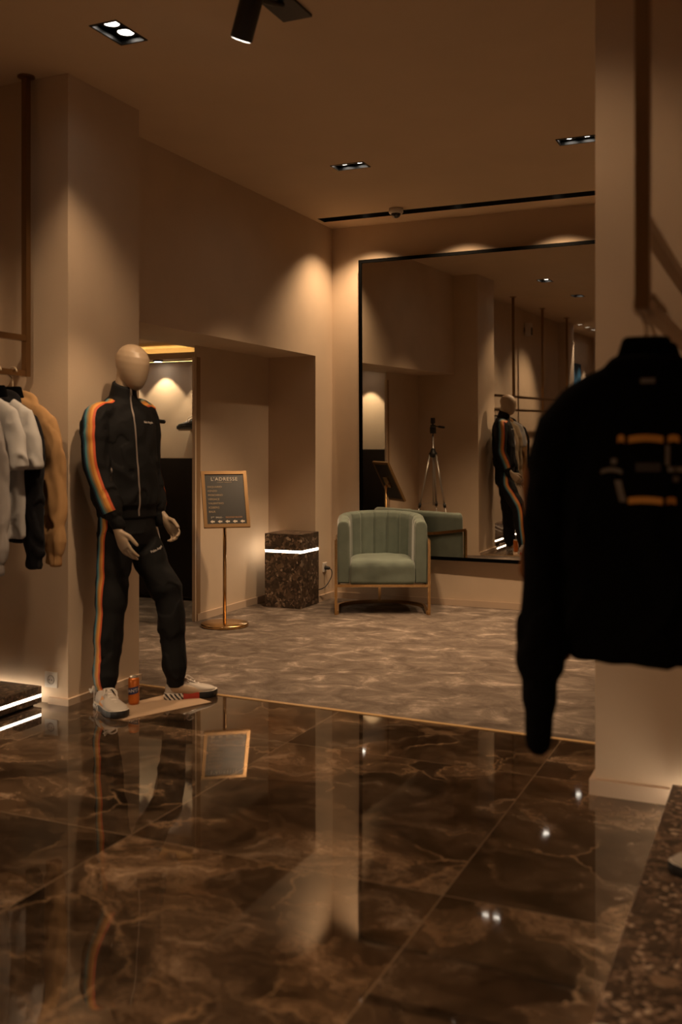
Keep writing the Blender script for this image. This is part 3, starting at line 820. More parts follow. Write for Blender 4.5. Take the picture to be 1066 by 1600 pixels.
def outlet(label, loc, rz, sub=True):
    r_ = thing('wall_outlet', label, 'outlet', loc, rz)
    b_ = boxes((-0.041, 0.041, -0.009, 0.0, -0.041, 0.041)); bevel_all(b_, 0.003, 2); link_mesh('cover_plate', b_, PLASTIC, r_)
    b_ = bmesh.new(); lathe(b_, [(0.024, 0.0), (0.021, 0.003), (0.0205, -0.001)], 24)
    bmesh.ops.rotate(b_, verts=b_.verts, cent=(0, 0, 0), matrix=Matrix.Rotation(R(90), 3, 'X')); bmesh.ops.translate(b_, verts=b_.verts, vec=(0, -0.0085, 0))
    link_mesh('socket', b_, mat('socket_grey', (0.25, 0.21, 0.17), 0.5), r_, True)
    b_ = bmesh.new()
    for s in (-1, 1): tube(b_, [(s * 0.008, -0.0125, 0), (s * 0.008, -0.0135, 0)], 0.003, 10, ref=(0, 0, 1), rnd=False)
    link_mesh('pin_hole', b_, PDARK, r_)
    return r_
outlet('white wall outlet low on the left pillar above the lit platform', (-3.535, 4.22, 0.125), 0)
outlet('white wall outlet with a black plug, between pedestal and armchair', (-3.72, 8.03, 0.29), R(90))
cd = thing('power_cord', 'black plug and cord running from the wall outlet to the pedestal', 'cord', (-3.70, 8.03, 0.29))
b_ = bmesh.new(); tube(b_, [(-3.706, 8.03, 0.285), (-3.675, 8.03, 0.283)], [0.017, 0.014], 16); world_part('plug', b_, BLACK, cd, True)
b_ = bmesh.new(); tube(b_, smooth_path([(-3.672, 8.03, 0.282), (-3.648, 8.03, 0.262), (-3.642, 8.01, 0.21), (-3.66, 7.95, 0.145), (-3.68, 7.90, 0.12), (-3.70, 7.845, 0.115)], 6), 0.0045, 10); world_part('cable', b_, BLACK, cd, True)

# ================================================================== PLATFORMS
def platform(label, x0, x1, y0, y1, h, grp):
    r_ = thing('display_platform', label, 'platform', ((x0 + x1) / 2, (y0 + y1) / 2, 0), group=grp)
    zl = h * 0.50
    world_part('plinth', boxes((x0 + 0.03, x1 - 0.03, y0 + 0.03, y1 - 0.03, 0, 0.014)), BLACK, r_)
    b_ = boxes((x0, x1, y0, y1, 0.014, zl - 0.006)); bevel_all(b_, 0.002, 1); world_part('lower_slab', b_, PLATM, r_)
    world_part('light_strip', boxes((x0 + 0.002, x1 - 0.002, y0 + 0.002, y1 - 0.002, zl - 0.0055, zl + 0.0075)), LEDM, r_)
    b_ = boxes((x0, x1, y0, y1, zl + 0.008, h)); bevel_all(b_, 0.002, 1); world_part('top_slab', b_, PLATM, r_)
    return r_
platform('low stone platform with lit edge against the left pillar, under the white tees', -3.96, -3.56, 2.75, 4.17, 0.1, 'stone display platforms along the left rack')
platform('low stone platform with lit edge, second from the left pillar', -3.96, -3.50, 1.2, 2.65, 0.16, 'stone display platforms along the left rack')
platform('low stone platform with lit edge, third from the left pillar', -3.96, -3.56, -0.4, 1.1, 0.1, 'stone display platforms along the left rack')
platform('low dark stone platform at the right edge, below the black sweatshirt', -0.385, 0.10, 1.75, 3.90, 0.1, None)

# ================================================================== RACKS
def rack(label, x, posts, y0, y1, z):
    r_ = thing('clothes_rack', label, 'clothes rack', (x, posts[0], 0))
    for y in posts:
        b_ = boxes((x - 0.0165, x + 0.0165, y - 0.0165, y + 0.0165, z - 0.017, CZ)); p_ = world_part('post', b_, BRONZE, r_)
        b_ = bmesh.new(); lathe(b_, [(0.045, 0), (0.045, -0.008), (0.03, -0.012)], 24, (x - r_.location.x, y - r_.location.y, CZ)); link_mesh('ceiling_flange', b_, BRONZE, p_)
    for nm, zz in (('upper_rail', z + 0.185), ('hanging_rail', z)):
        b_ = bmesh.new()
        ys_ = sorted(posts)
        for a, c in zip([y0] + ys_, ys_ + [y1]):
            a2 = a + (0.0166 if a in posts else 0); c2 = c - (0.0166 if c in posts else 0)
            if c2 - a2 > 0.03: box(b_, x - 0.0155, x + 0.0155, a2, c2, zz - 0.0155, zz + 0.0155)
        world_part(nm, b_, BRONZE, r_)
    return r_
RL, RZ = -3.66, 1.735
rack('bronze ceiling-hung clothes rack beside the left pillar, holding tees and hoodies', RL, [4.165, 2.6, 1.05, -0.5], -0.5, 4.165, RZ)
RR = -0.300; RRZ = 1.682
rack('bronze ceiling-hung clothes rack at the right edge, holding the black sweatshirt', RR, [2.385], 2.385, 3.94, RRZ)

# garment shapes (local: x across, y thickness, z down from the rail at z = 0)
ex_, ey_, ez_ = V((1, 0, 0)), V((0, 1, 0)), V((0, 0, 1))
def garment_mesh(kind, seed):
    b_ = bmesh.new()
    if kind == 'tee':
        loft(b_, [((0, 0, -0.145), ex_, ey_, 0.085, 0.020), ((0, 0, -0.165), ex_, ey_, 0.15, 0.026), ((0, 0, -0.19), ex_, ey_, 0.215, 0.030), ((0, 0, -0.25), ex_, ey_, 0.235, 0.034), ((0, 0, -0.5), ex_, ey_, 0.245, 0.040), ((0, 0, -0.75), ex_, ey_, 0.255, 0.044), ((0, 0, -0.83), ex_, ey_, 0.256, 0.044)], 40, 2.6)
        for s in (-1, 1):
            loft(b_, [((s * 0.16, 0, -0.20), V((s * 0.5, 0, 0.85)).normalized(), ey_, 0.06, 0.026), ((s * 0.23, 0, -0.26), V((s * 0.75, 0, 0.6)).normalized(), ey_, 0.085, 0.034), ((s * 0.262, 0, -0.34), V((s * 0.98, 0, 0.1)).normalized(), ey_, 0.08, 0.04), ((s * 0.275, 0, -0.49), V((s, 0, 0.05)).normalized(), ey_, 0.085, 0.045)], 28, 2.4)
        me = remesh(b_, 0.008, 4)
        for v in me.vertices: v.co.y *= 0.8
        folds(me, 0.017, (9, 9, 2.2), seed, lambda p: min(1, max(0.1, (-0.16 - p.z) * 5)))
        return me
    if kind in ('hoodie', 'hoodie_bent'):
        bend = kind == 'hoodie_bent'
        loft(b_, [((0, 0, -0.135), ex_, ey_, 0.075, 0.03), ((0, 0, -0.16), ex_, ey_, 0.14, 0.035), ((0, 0, -0.19), ex_, ey_, 0.195, 0.038), ((0, 0, -0.26), ex_, ey_, 0.225, 0.044), ((0, 0, -0.5), ex_, ey_, 0.235, 0.052), ((0, 0, -0.74), ex_, ey_, 0.24, 0.055), ((0, 0, -0.80), ex_, ey_, 0.215, 0.045), ((0, 0, -0.86), ex_, ey_, 0.21, 0.042)], 40, 2.5)
        for s in (-1, 1):
            yb = 0.03 if bend else 0.0
            tube(b_, smooth_path([(s * 0.155, 0, -0.215), (s * 0.215, 0, -0.27), (s * 0.25, 0.0, -0.38), (s * 0.262, -yb, -0.56), (s * 0.268, -yb * 0.5, -0.72), (s * 0.262, yb * 0.3, -0.90)], 4),
                 [(x, x * 0.72) for x in [0.052] * 4 + [0.066] * 4 + [0.068] * 4 + [0.067] * 4 + [0.066] * 4 + [0.060]], 24, ref=(1, 0, 0))
            tube(b_, [(s * 0.262, yb * 0.3, -0.90), (s * 0.258, yb * 0.3, -0.925), (s * 0.255, yb * 0.3, -0.985)], [(0.054, 0.038), (0.046, 0.034), (0.048, 0.036)], 20, rnd=False)
        # hood lying folded behind the neck
        tube(b_, smooth_path([(-0.13, 0.012, -0.185), (-0.10, 0.03, -0.145), (0.0, 0.05, -0.125), (0.10, 0.03, -0.145), (0.13, 0.012, -0.185)], 4), [(0.036, 0.03)] * 17, 18, ref=(0, 0, 1))
        loft(b_, [((0, 0.045, -0.13), ex_, ey_, 0.09, 0.022), ((0, 0.052, -0.22), ex_, ey_, 0.11, 0.022), ((0, 0.05, -0.33), ex_, ey_, 0.07, 0.016)], 24)
        me = remesh(b_, 0.008, 4)
        for v in me.vertices: v.co.y *= 0.72
        folds(me, 0.018, (10, 11, 2.8), seed, lambda p: min(1, max(0.1, (-0.18 - p.z) * 4)))
        return me

def hanger(group, label, loc):
    r_ = thing('coat_hanger', label, 'hanger', loc, group=group)
    b_ = bmesh.new()
    pts = [V((-0.0275 * math.sin(R(a)), 0, 0.0275 * math.cos(R(a)) - 0.001)) for a in range(-80, 181, 20)]
    pts = pts[:-1] + [V((-0.006, 0, -0.036)), V((0, 0, -0.052)), V((0, 0, -0.105))]
    tube(b_, pts, 0.0044, 8, ref=(0, 1, 0)); link_mesh('hook', b_, mat('hook_metal', (0.60, 0.47, 0.33), 0.4, 0.25), r_, True)
    b_ = bmesh.new()
    loft(b_, [((0, 0, -0.074), ex_, ey_, 0.046, 0.010), ((0, 0, -0.080), ex_, ey_, 0.054, 0.013), ((0, 0, -0.118), ex_, ey_, 0.066, 0.014), ((0, 0, -0.155), ex_, ey_, 0.085, 0.012)], 24, 3)
    tube(b_, [(-0.19, 0, -0.205), (-0.09, 0, -0.158), (0.09, 0, -0.158), (0.19, 0, -0.205)], [0.008, 0.010, 0.010, 0.008], 10)
    link_mesh('shoulder_bar', b_, DARKJ, r_)
    return r_
proto = {}
def garment(kind, m, y, label, rx=RL, rzz=RZ, seed=0.0, rz=0.0, grp='clothes on the left rack'):
    key = (kind, seed)
    if key not in proto: proto[key] = garment_mesh(kind, seed)
    me = proto[key]
    nm = 'tee_shirt' if kind == 'tee' else 'hooded_sweatshirt'
    o = bpy.data.objects.new(nm, me); COL.objects.link(o)
    if len(me.materials) == 0: me.materials.append(m)
    for p in me.polygons: p.use_smooth = True
    o.material_slots[0].link = 'OBJECT'; o.material_slots[0].material = m
    o.location = (rx, y, rzz + 0.0); o.rotation_euler = (0, 0, rz)
    tag(o, label, 'tee shirt' if kind == 'tee' else 'sweatshirt', grp)
    return o
ITEMS = [('hoodie', TANC, 4.065, 'tan hooded sweatshirt hanging nearest the left pillar', 1.3, 0.02),
         ('hoodie_bent', BLACKC, 3.955, 'black hooded sweatshirt hanging between the tan hoodie and the white tees', 4.1, -0.10),
         ('tee', WHITEC, 3.855, 'white tee shirt hanging beside the black hoodie', 2.2, 0.03),
         ('tee', WHITEC, 3.765, 'white tee shirt at the left edge of the photo, second from the black hoodie', 5.7, -0.02),
         ('hoodie', GREYC, 3.65, 'dark grey hooded sweatshirt on the left rack, after the white tees', 1.3, 0.04),
         ('hoodie', SANDC, 3.52, 'sand hooded sweatshirt seen in the mirror, after the dark grey one', 1.3, -0.03),
         ('tee', SANDC, 3.43, 'sand tee shirt seen in the mirror between two sand sweatshirts', 2.2, 0.02),
         ('hoodie', SANDC, 3.33, 'sand hooded sweatshirt seen in the mirror, second sand one from the pillar', 1.3, 0.05),
         ('tee', WHITEC, 3.23, 'white tee shirt seen in the mirror among the sand clothes', 5.7, 0.0),
         ('hoodie', TANC, 3.12, 'tan hooded sweatshirt seen in the mirror, farther along the left rack', 1.3, -0.04),
         ('hoodie', BLACKC, 2.98, 'black hooded sweatshirt seen in the mirror, farthest along the left rack', 1.3, 0.02)]
HL = ['black hanger holding the tan hoodie by the pillar', 'black hanger holding the black hoodie', 'black hanger holding the inner white tee', 'black hanger holding the outer white tee',
      'black hanger holding the dark grey hoodie', 'black hanger holding the first sand hoodie', 'black hanger holding the sand tee', 'black hanger holding the second sand hoodie',
      'black hanger holding the mirrored white tee', 'black hanger holding the farther tan hoodie', 'black hanger holding the farthest black hoodie']
h0 = None
for k, (kd, m, y, lb, sd, rz) in enumerate(ITEMS):
    garment(kd, m, y, lb, seed=sd, rz=rz)
    if h0 is None: h0 = hanger('hangers on the left rack', HL[0], (RL, y, RZ)); h0.rotation_euler = (0, 0, rz)
    else:
        c = copy_tree(h0, (RL, y, RZ), rz); c['label'] = HL[k]

# ---- black sweatshirt in the foreground
JX, JY, JZ = RR, 2.44, RRZ
b_ = bmesh.new()
loft(b_, [((0, 0, -0.135), ex_, ey_, 0.075, 0.030), ((0, 0, -0.150), ex_, ey_, 0.105, 0.034), ((0, 0, -0.172), ex_, ey_, 0.16, 0.038), ((0, 0, -0.205), ex_, ey_, 0.205, 0.042), ((0, 0, -0.27), ex_, ey_, 0.232, 0.048), ((0, 0, -0.5), ex_, ey_, 0.228, 0.058), ((0, 0, -0.75), ex_, ey_, 0.225, 0.060), ((0.0, 0, -0.81), ex_, ey_, 0.205, 0.050), ((0.0, 0, -0.845), ex_, ey_, 0.185, 0.045)], 48, 2.6)
for s in (-1, 1):
    tube(b_, smooth_path([(s * 0.16, 0, -0.235), (s * 0.215, 0, -0.30), (s * 0.245, 0.0, -0.42), (s * 0.258, -0.01, -0.60), (s * 0.264, -0.01, -0.76), (s * 0.266, -0.015, -0.90), (s * 0.266, -0.02, -0.96)], 4),
         [(x, x * 0.8) for x in [0.058] * 4 + [0.066] * 4 + [0.062] * 4 + [0.060] * 4 + [0.062] * 4 + [0.045] * 4 + [0.040]], 24)
    tube(b_, [(s * 0.266, -0.02, -0.96), (s * 0.268, -0.02, -1.0), (s * 0.272, -0.02, -1.05)], [(0.036, 0.03), (0.033, 0.028), (0.03, 0.027)], 20)
tube(b_, smooth_path([(-0.09, 0.01, -0.155), (-0.07, 0.03, -0.135), (0, 0.04, -0.128), (0.07, 0.03, -0.135), (0.09, 0.01, -0.155)], 4), [(0.018, 0.016)] * 17, 14, ref=(0, 0, 1))
tube(b_, smooth_path([(-0.09, -0.01, -0.155), (-0.07, -0.035, -0.145), (0, -0.045, -0.14), (0.07, -0.035, -0.145), (0.09, -0.01, -0.155)], 4), [(0.018, 0.014)] * 17, 14, ref=(0, 0, 1))
me = remesh(b_, 0.008, 4)
for v in me.vertices: v.co.x *= 0.91
folds(me, 0.014, (8, 9, 3.0), 9.2, lambda p: min(1, max(0.1, (-0.2 - p.z) * 4)))
jk = link_me('sweatshirt', me, DARKJ, None, True, (JX, JY, JZ + 0.006)); jk.rotation_euler = (0, 0, R(4))
tag(jk, 'black printed sweatshirt hanging in the foreground at the right edge', 'sweatshirt')
jt = bvh(me)
def patch(name, x0, x1, z0, z1, m, sk=0.0, arch=0.0, nx=14, nz=3):
    bb = bmesh.new(); rows = []
    for j in range(nz + 1):
        row = []
        for i in range(nx + 1):
            x = x0 + (x1 - x0) * i / nx + sk * j / nz; z = z0 + (z1 - z0) * j / nz + arch * (1 - (2 * i / nx - 1) ** 2)
            h = jt.ray_cast(V((x, -0.5, z)), V((0, 1, 0)), 1.0)
            row.append(bb.verts.new(V((x, (h[0].y if h[0] else 0) - 0.0015, z))))
        rows.append(row)
    for A, B in zip(rows, rows[1:]):
        for i in range(nx): bb.faces.new((A[i], A[i + 1], B[i + 1], B[i]))
    return link_mesh(name, bb, m, jk)
for x0, x1 in ((-0.060, -0.045), (-0.036, 0.040), (0.050, 0.075)): patch('orange_print_bar', x0, x1, -0.330, -0.314, PRINTO, arch=0.004)
for x0, x1 in ((-0.036, 0.040), (0.048, 0.068)): patch('orange_print_bar', x0, x1, -0.470, -0.455, PRINTO, arch=0.003)
patch('faded_print', -0.098, -0.050, -0.402, -0.392, PRINTW, 0, 0.006)
patch('faded_print', -0.075, -0.062, -0.378, -0.365, PRINTW)
patch('faded_print', -0.055, -0.040, -0.465, -0.415, PRINTW, -0.012)
patch('faded_print', -0.02, 0.035, -0.395, -0.375, mat('dim_print', (0.035, 0.03, 0.028), 0.8))
patch('faded_print', 0.045, 0.055, -0.38, -0.335, PRINTW)
patch('faded_print', 0.05, 0.085, -0.395, -0.384, PRINTW)
patch('faded_print', 0.062, 0.075, -0.418, -0.405, PRINTW)
patch('neck_label', -0.010, 0.022, -0.192, -0.180, PRINTW)
jh = copy_tree(h0, (JX, JY, JZ), R(4)); jh['label'] = 'black hanger with steel hook holding the foreground black sweatshirt'; jh['group'] = 'hangers on the right rack'
garment('hoodie', RUSTC, 2.60, 'rust brown hooded sweatshirt peeking out behind the foreground black sweatshirt', RR + 0.004, RRZ - 0.06, seed=1.3, rz=R(3), grp='clothes on the right rack').scale = (1, 1, 0.83)
c = copy_tree(h0, (RR, 2.60, RRZ), R(3)); c['label'] = 'black hanger holding the rust brown sweatshirt behind the black one'; c['group'] = 'hangers on the right rack'

# ================================================================== MANNEQUIN
MQ = thing('mannequin', 'faceless beige mannequin in black striped tracksuit leaning by the left pillar', 'mannequin', (-3.11, 4.28, 0.0))
F = V((0.922, -0.379, 0)); Ls = V((0.379, 0.922, 0)); Z = V((0, 0, 1))
J = dict(neck0=(-3.255, 4.449, 1.569), chest=(-3.261, 4.447, 1.446), waist=(-3.246, 4.454, 1.188), hem=(-3.233, 4.46, 1.0), pelvis=(-3.23, 4.461, 0.88),  # joints taken from image pixels, then upper body scaled about the camera
         rsh=(-3.293, 4.277, 1.506), relb=(-3.257, 4.245, 1.218), rwr=(-3.162, 4.263, 0.987), rcuff=(-3.145, 4.262, 0.933), rhand=(-3.113, 4.262, 0.868),
         rtip=(-3.057, 4.261, 0.8), lsh=(-3.23, 4.6, 1.535), lelb=(-3.225, 4.649, 1.219), lwr=(-3.147, 4.618, 0.991), lhand=(-3.065, 4.614, 0.919),
         ltip=(-3.018, 4.612, 0.879), rhip=(-3.241, 4.372, 0.85), rknee=(-3.232, 4.312, 0.482), rank=(-3.232, 4.277, 0.115), lhip=(-3.199, 4.54, 0.84),
         lknee=(-3.034, 4.562, 0.541), lank=(-2.985, 4.549, 0.115))
J = {k: V(v) for k, v in J.items()}

def hand(bm_, wrist, d, n, t, curls, sc=1.0):
    """palm and five fingers; d towards fingertips, n palm side, t thumb side"""
    d = V(d).normalized(); n = V(n); n = (n - d * n.dot(d)).normalized(); t = V(t); t = (t - d * t.dot(d) - n * t.dot(n)).normalized()
    tube(bm_, [wrist - d * 0.06 * sc, wrist, wrist + d * 0.03 * sc, wrist + d * 0.065 * sc, wrist + d * 0.092 * sc], [(0.025 * sc, 0.021 * sc), (0.025 * sc, 0.019 * sc), (0.033 * sc, 0.018 * sc), (0.040 * sc, 0.016 * sc), (0.037 * sc, 0.012 * sc)], 18, ref=t)
    for k, (o, ln, r) in enumerate(((0.029, 0.076, 0.0088), (0.010, 0.084, 0.0090), (-0.010, 0.078, 0.0086), (-0.028, 0.062, 0.0078))):
        p = wrist + d * (0.086 - abs(k - 1.2) * 0.004) * sc + t * o * sc
        dirv = (d + t * (0.10 - 0.065 * k)).normalized()
        ax = dirv.cross(n).normalized()
        pts = [p - dirv * 0.02 * sc, p]; ang = 0
        for f_, c_ in zip((0.44, 0.31, 0.25), (curls[k] * 0.7, curls[k], curls[k] * 0.8)):
            ang += c_
            dd = (dirv * math.cos(R(ang)) + n * math.sin(R(ang))).normalized()
            p = p + dd * ln * f_ * sc; pts.append(p.copy())
        tube(bm_, pts, [r * sc, r * sc, r * 0.97 * sc, r * 0.9 * sc, r * 0.78 * sc], 12, ref=t)
    p = wrist + d * 0.022 * sc + t * 0.022 * sc
    d1 = (d * 0.72 + t * 0.62 + n * 0.25).normalized(); d2 = (d * 0.93 + t * 0.22 + n * 0.25).normalized()
    tube(bm_, [p, p + d1 * 0.040 * sc, p + d1 * 0.040 * sc + d2 * 0.034 * sc, p + d1 * 0.04 * sc + d2 * 0.056 * sc], [0.0135 * sc, 0.0112 * sc, 0.0098 * sc, 0.0082 * sc], 12)

b_ = bmesh.new()
hf = V((0.985, -0.17, 0)).normalized(); hl = Z.cross(hf)      # head direction
hc = V((-3.186, 4.446, 1.786))
tilt = Matrix.Rotation(R(10), 3, hl)
rot = Matrix((hf, hl, Z)).transposed()
HEAD = [(.1085, -.012, .014, .012), (.104, -.012, .034, .029), (.092, -.012, .058, .048), (.072, -.009, .081, .066), (.045, -.006, .096, .077), (.015, -.002, .101, .080), (-.02, .004, .097, .077), (-.05, .012, .087, .070), (-.08, .023, .070, .059), (-.104, .033, .051, .045), (-.121, .040, .032, .030), (-.130, .043, .012, .012)]
ha, hu = (tilt @ hf), (tilt @ Z)
loft(b_, [(hc + hu * dz + ha * fo, ha, hl, rf, rl) for dz, fo, rf, rl in HEAD], 40)
tube(b_, [J['neck0'], V((-3.243, 4.449, 1.631)), V((-3.232, 4.448, 1.694)), hc - Z * 0.03 - hf * 0.03], [0.062, 0.054, 0.054, 0.06], 24)
loft(b_, [(J['neck0'] - Z * 0.005, Ls, F, 0.08, 0.06), (J['chest'] + Z * 0.05, Ls, F, 0.16, 0.09), (J['chest'], Ls, F, 0.16, 0.10), (J['waist'], Ls, F, 0.13, 0.09), (J['hem'], Ls, F, 0.14, 0.09), (J['pelvis'], Ls, F, 0.13, 0.09), (J['pelvis'] - Z * 0.06, Ls, F, 0.11, 0.08)])
for s in 'rl':
    tube(b_, [J[s + 'sh'], (J[s + 'sh'] + J[s + 'elb']) / 2, J[s + 'elb'], (J[s + 'elb'] + J[s + 'wr']) / 2, J[s + 'wr'], J[s + 'wr'] + (J[s + 'wr'] - J[s + 'elb']).normalized() * 0.05], [0.045, 0.042, 0.036, 0.036, 0.028, 0.025], 16)
    ank = J[s + 'ank']
    tube(b_, [J[s + 'hip'], (J[s + 'hip'] + J[s + 'knee']) / 2, J[s + 'knee'], (J[s + 'knee'] + ank) / 2, ank, ank - Z * 0.045], [0.075, 0.068, 0.05, 0.045, 0.034, 0.034], 18)
hand(b_, V((-3.143, 4.261, 0.919)), (0.40, 0.02, -0.85), (0.25, 0.95, 0.1), (0.9, -0.10, 0.3), (14, 16, 20, 24), 1.08)
hand(b_, V((-3.097, 4.62, 0.956)), (0.62, -0.06, -0.62), (-0.1, -0.95, -0.25), (0.55, -0.35, 0.65), (26, 32, 36, 38), 1.08)
# bare ankles and feet inside the shoes
for s, hd in (('r', V((0.77, -0.64, 0))), ('l', V((0.74, 0.67, 0)))):
    a = J[s + 'ank']; tube(b_, [a - Z * 0.05, a - Z * 0.068 + hd.normalized() * 0.07, V((a.x, a.y, 0.032)) + hd.normalized() * 0.15], [0.032, 0.028, 0.022], 14)
me = remesh(b_, 0.0042, 4, 0.4)
bd = link_me('body', me, SKIN, None, True)
for v in me.vertices: v.co -= MQ.location
bd.parent = MQ

# ---- jacket
b_ = bmesh.new()
secs = [(1.611, .078, .076, -.004), (1.584, .105, .088, -.002), (1.556, .150, .100, 0), (1.522, .178, .112, 0), (1.459, .192, .126, 0.004), (1.319, .186, .134, 0.006), (1.173, .186, .132, 0.004), (1.079, .190, .136, 0.004), (1.043, .184, .130, 0.004), (1.022, .165, .116, 0.004), (0.970, .163, .114, 0.004)]
def ctr(z):
    pts = [J['neck0'] + Z * 0.05, J['chest'], J['waist'], J['hem'], J['pelvis']]
    for a, c in zip(pts, pts[1:]):
        if c.z <= z <= a.z or a is pts[0] and z > a.z:
            t = (z - a.z) / (c.z - a.z); p = a + (c - a) * max(0, t); return V((p.x, p.y, z))
    return V((pts[-1].x, pts[-1].y, z))
loft(b_, [(ctr(z) + F * o, Ls, F, a, d) for z, a, d, o in secs], 40, 2.25)
cx = V((J['neck0'].x + 0.004, J['neck0'].y, 0))
ct = (Z + F * 0.16).normalized(); cf = (F - ct * F.dot(ct)).normalized()
cft = (F * 0.93 - Z * 0.36).normalized()
loft(b_, [(cx + Z * 1.574, Ls, F, .095, .086), (cx + Z * 1.616 + F * 0.004, Ls, (F * 0.97 - Z * 0.2).normalized(), .074, .076), (cx + Z * 1.657 + F * 0.012, Ls, cft, .068, .071), (cx + Z * 1.685 + F * 0.02, Ls, cft, .064, .067)], 32)
for s, sg_ in (('r', -1), ('l', 1)):
    sh, el, wr = J[s + 'sh'], J[s + 'elb'], J[s + 'wr']
    ins = sh - Ls * sg_ * 0.09 + Z * 0.010
    path = smooth_path([ins, sh, (sh + el) / 2 + Ls * sg_ * 0.012, el, (el + wr) / 2 + F * 0.004, wr + (el - wr).normalized() * 0.035], 5)
    rr = [.066] * 5 + [.073] * 5 + [.068] * 5 + [.063] * 5 + [.060] * 5 + [.055]
    tube(b_, path, rr, 24, ref=F)
    dr = (wr - el).normalized()
    tube(b_, [wr - dr * 0.03, wr - dr * 0.012, wr + dr * 0.045], [.044, .037, .035], 20)
me = remesh(b_, 0.0065, 4, 0.5)
def jmask(p):
    if p.z > 1.57: return 0.15
    if p.z < 1.04 and (V((p.x, p.y, 0)) - V((J['hem'].x, J['hem'].y, 0))).length < 0.16: return 0.2
    return 1.0
folds(me, 0.011, (8, 8, 5.5), 3.3, jmask)
jtree = bvh(me)
jacket_me = me
jkt = link_me('jacket', me, TRACKS, None, True)
for v in me.vertices: v.co -= MQ.location
jkt.parent = MQ
def on_mq(name, bm_, m, parent):
    return world_part_from(name, bm_, m, parent)
def world_part_from(name, bm_, m, parent):
    bmesh.ops.translate(bm_, verts=bm_.verts, vec=-V(MQ.location))
    return link_mesh(name, bm_, m, parent, True)
# sleeve stripes, from the collar over the shoulder to the cuff
SC = [0, 1, 2, 3, 4, 5]
rows = interp([(V((-3.272, 4.382, 1.538)), V((0.05, -0.55, 0.9))), (V((-3.288, 4.324, 1.522)), V((0.05, -0.62, 0.75))), (J['rsh'], V((0.08, -0.85, 0.5))), (J['rsh'] * 0.8 + J['relb'] * 0.2, V((0.13, -0.98, 0.12))), ((J['rsh'] + J['relb']) / 2 - Ls * 0.012, V((0.16, -0.98, 0.05))), (J['relb'], V((0.17, -0.98, 0.05))), ((J['relb'] + J['rwr']) / 2, V((0.18, -0.98, 0.0))), (J['rwr'] + (J['relb'] - J['rwr']).normalized() * 0.03, V((0.20, -0.97, 0.0)))], 8)
on_mq('sleeve_stripe', ribbon(jtree, rows, 0.034, SC), STR, jkt)
rows = interp([(V((-3.209, 4.522, 1.548)), V((0.25, 0.55, 0.9))), (V((-3.215, 4.574, 1.543)), V((0.25, 0.62, 0.75))), (J['lsh'], V((0.3, 0.85, 0.5))), ((J['lsh'] + J['lelb']) / 2 + Ls * 0.012, V((0.45, 0.9, 0.05))), (J['lelb'], V((0.45, 0.9, 0.05))), ((J['lelb'] + J['lwr']) / 2, V((0.5, 0.87, 0))), (J['lwr'] + (J['lelb'] - J['lwr']).normalized() * 0.03, V((0.5, 0.87, 0)))], 8)
on_mq('sleeve_stripe', ribbon(jtree, rows, 0.034, SC[::-1]), STR, jkt)
# zip, pull tabs, pocket zip, chest lettering
zs = [1.665, 1.63, 1.59, 1.5, 1.4, 1.3, 1.2, 1.1, 1.04, 0.98]
rows = interp([(ctr(z) + (F * 0.01 if z > 1.6 else V((0, 0, 0))), F) for z in zs], 5)
on_mq('zip', ribbon(jtree, rows, 0.0045, [0], 0.003, 1), ZIPM, jkt)
h = jtree.ray_cast(ctr(1.645) + F * 0.3, -F, 0.5)[0]
b_ = bmesh.new(); bar(b_, h + F * 0.006 + Z * 0.008, h + F * 0.008 - Z * 0.022, 0.009, 0.004); on_mq('zip_pull', b_, ZIPM, jkt)
pr = (F * 0.80 - Ls * 0.6).normalized()
rows = interp([(ctr(z) - Ls * 0.06 + F * 0.0, pr) for z in (1.245, 1.21, 1.17)], 4)
on_mq('pocket_zip', ribbon(jtree, rows, 0.004, [0], 0.002, 1), BLACK, jkt)
h = jtree.ray_cast(ctr(1.225) - Ls * 0.06 + pr * 0.3, -pr, 0.5)[0]
b_ = bmesh.new(); ellipsoid(b_, h + pr * 0.004, (0.007, 0.007, 0.017), n=10); on_mq('zip_pull', b_, ZIPM, jkt)
def wrap_text(s, size, c, o, up, tree, m, parent, name='lettering', spacing=1.0):
    t_ = text_bm(s, size, 0.0006, 'CENTER', spacing)
    o = V(o).normalized(); up = V(up); up = (up - o * up.dot(o)).normalized(); rt_ = up.cross(o).normalized()
    for v in t_.verts:
        st = V(c) + rt_ * v.co.x + up * v.co.y + o * 0.3
        h_ = tree.ray_cast(st, -o, 0.6)
        v.co = (h_[0] if h_[0] is not None else V(c)) + o * (0.003 + v.co.z)
    return on_mq(name, t_, m, parent)
wrap_text('Palm Angels', 0.017, ctr(1.475) + Ls * 0.070, F + Ls * 0.28, Z, jtree, LOGO, jkt)

# ---- trousers
b_ = bmesh.new()
loft(b_, [(J['hem'] + Z * 0.03, Ls, F, .152, .104), (J['hem'] - Z * 0.04, Ls, F, .158, .112), (J['pelvis'] + Z * 0.01, Ls, F, .165, .120), (J['pelvis'] - Z * 0.05, Ls, F, .160, .112), (J['pelvis'] - Z * 0.075, Ls, F, .12, .085)], 36, 2.2)
RH, RK, RA = J['rhip'], J['rknee'], J['rank']
tube(b_, smooth_path([RH + Z * 0.01, RH * 0.5 + RK * 0.5, RK, RK * 0.5 + RA * 0.5, RA + Z * 0.03], 5), [(.090, .092)] * 5 + [(.083, .086)] * 5 + [(.074, .078)] * 5 + [(.067, .072)] * 5 + [(.060, .066)], 26, ref=Ls)
tube(b_, [RA + Z * 0.035, RA + Z * 0.01, RA - Z * 0.022], [.054, .048, .046], 22)
LH, LK, LA = J['lhip'], J['lknee'], J['lank']
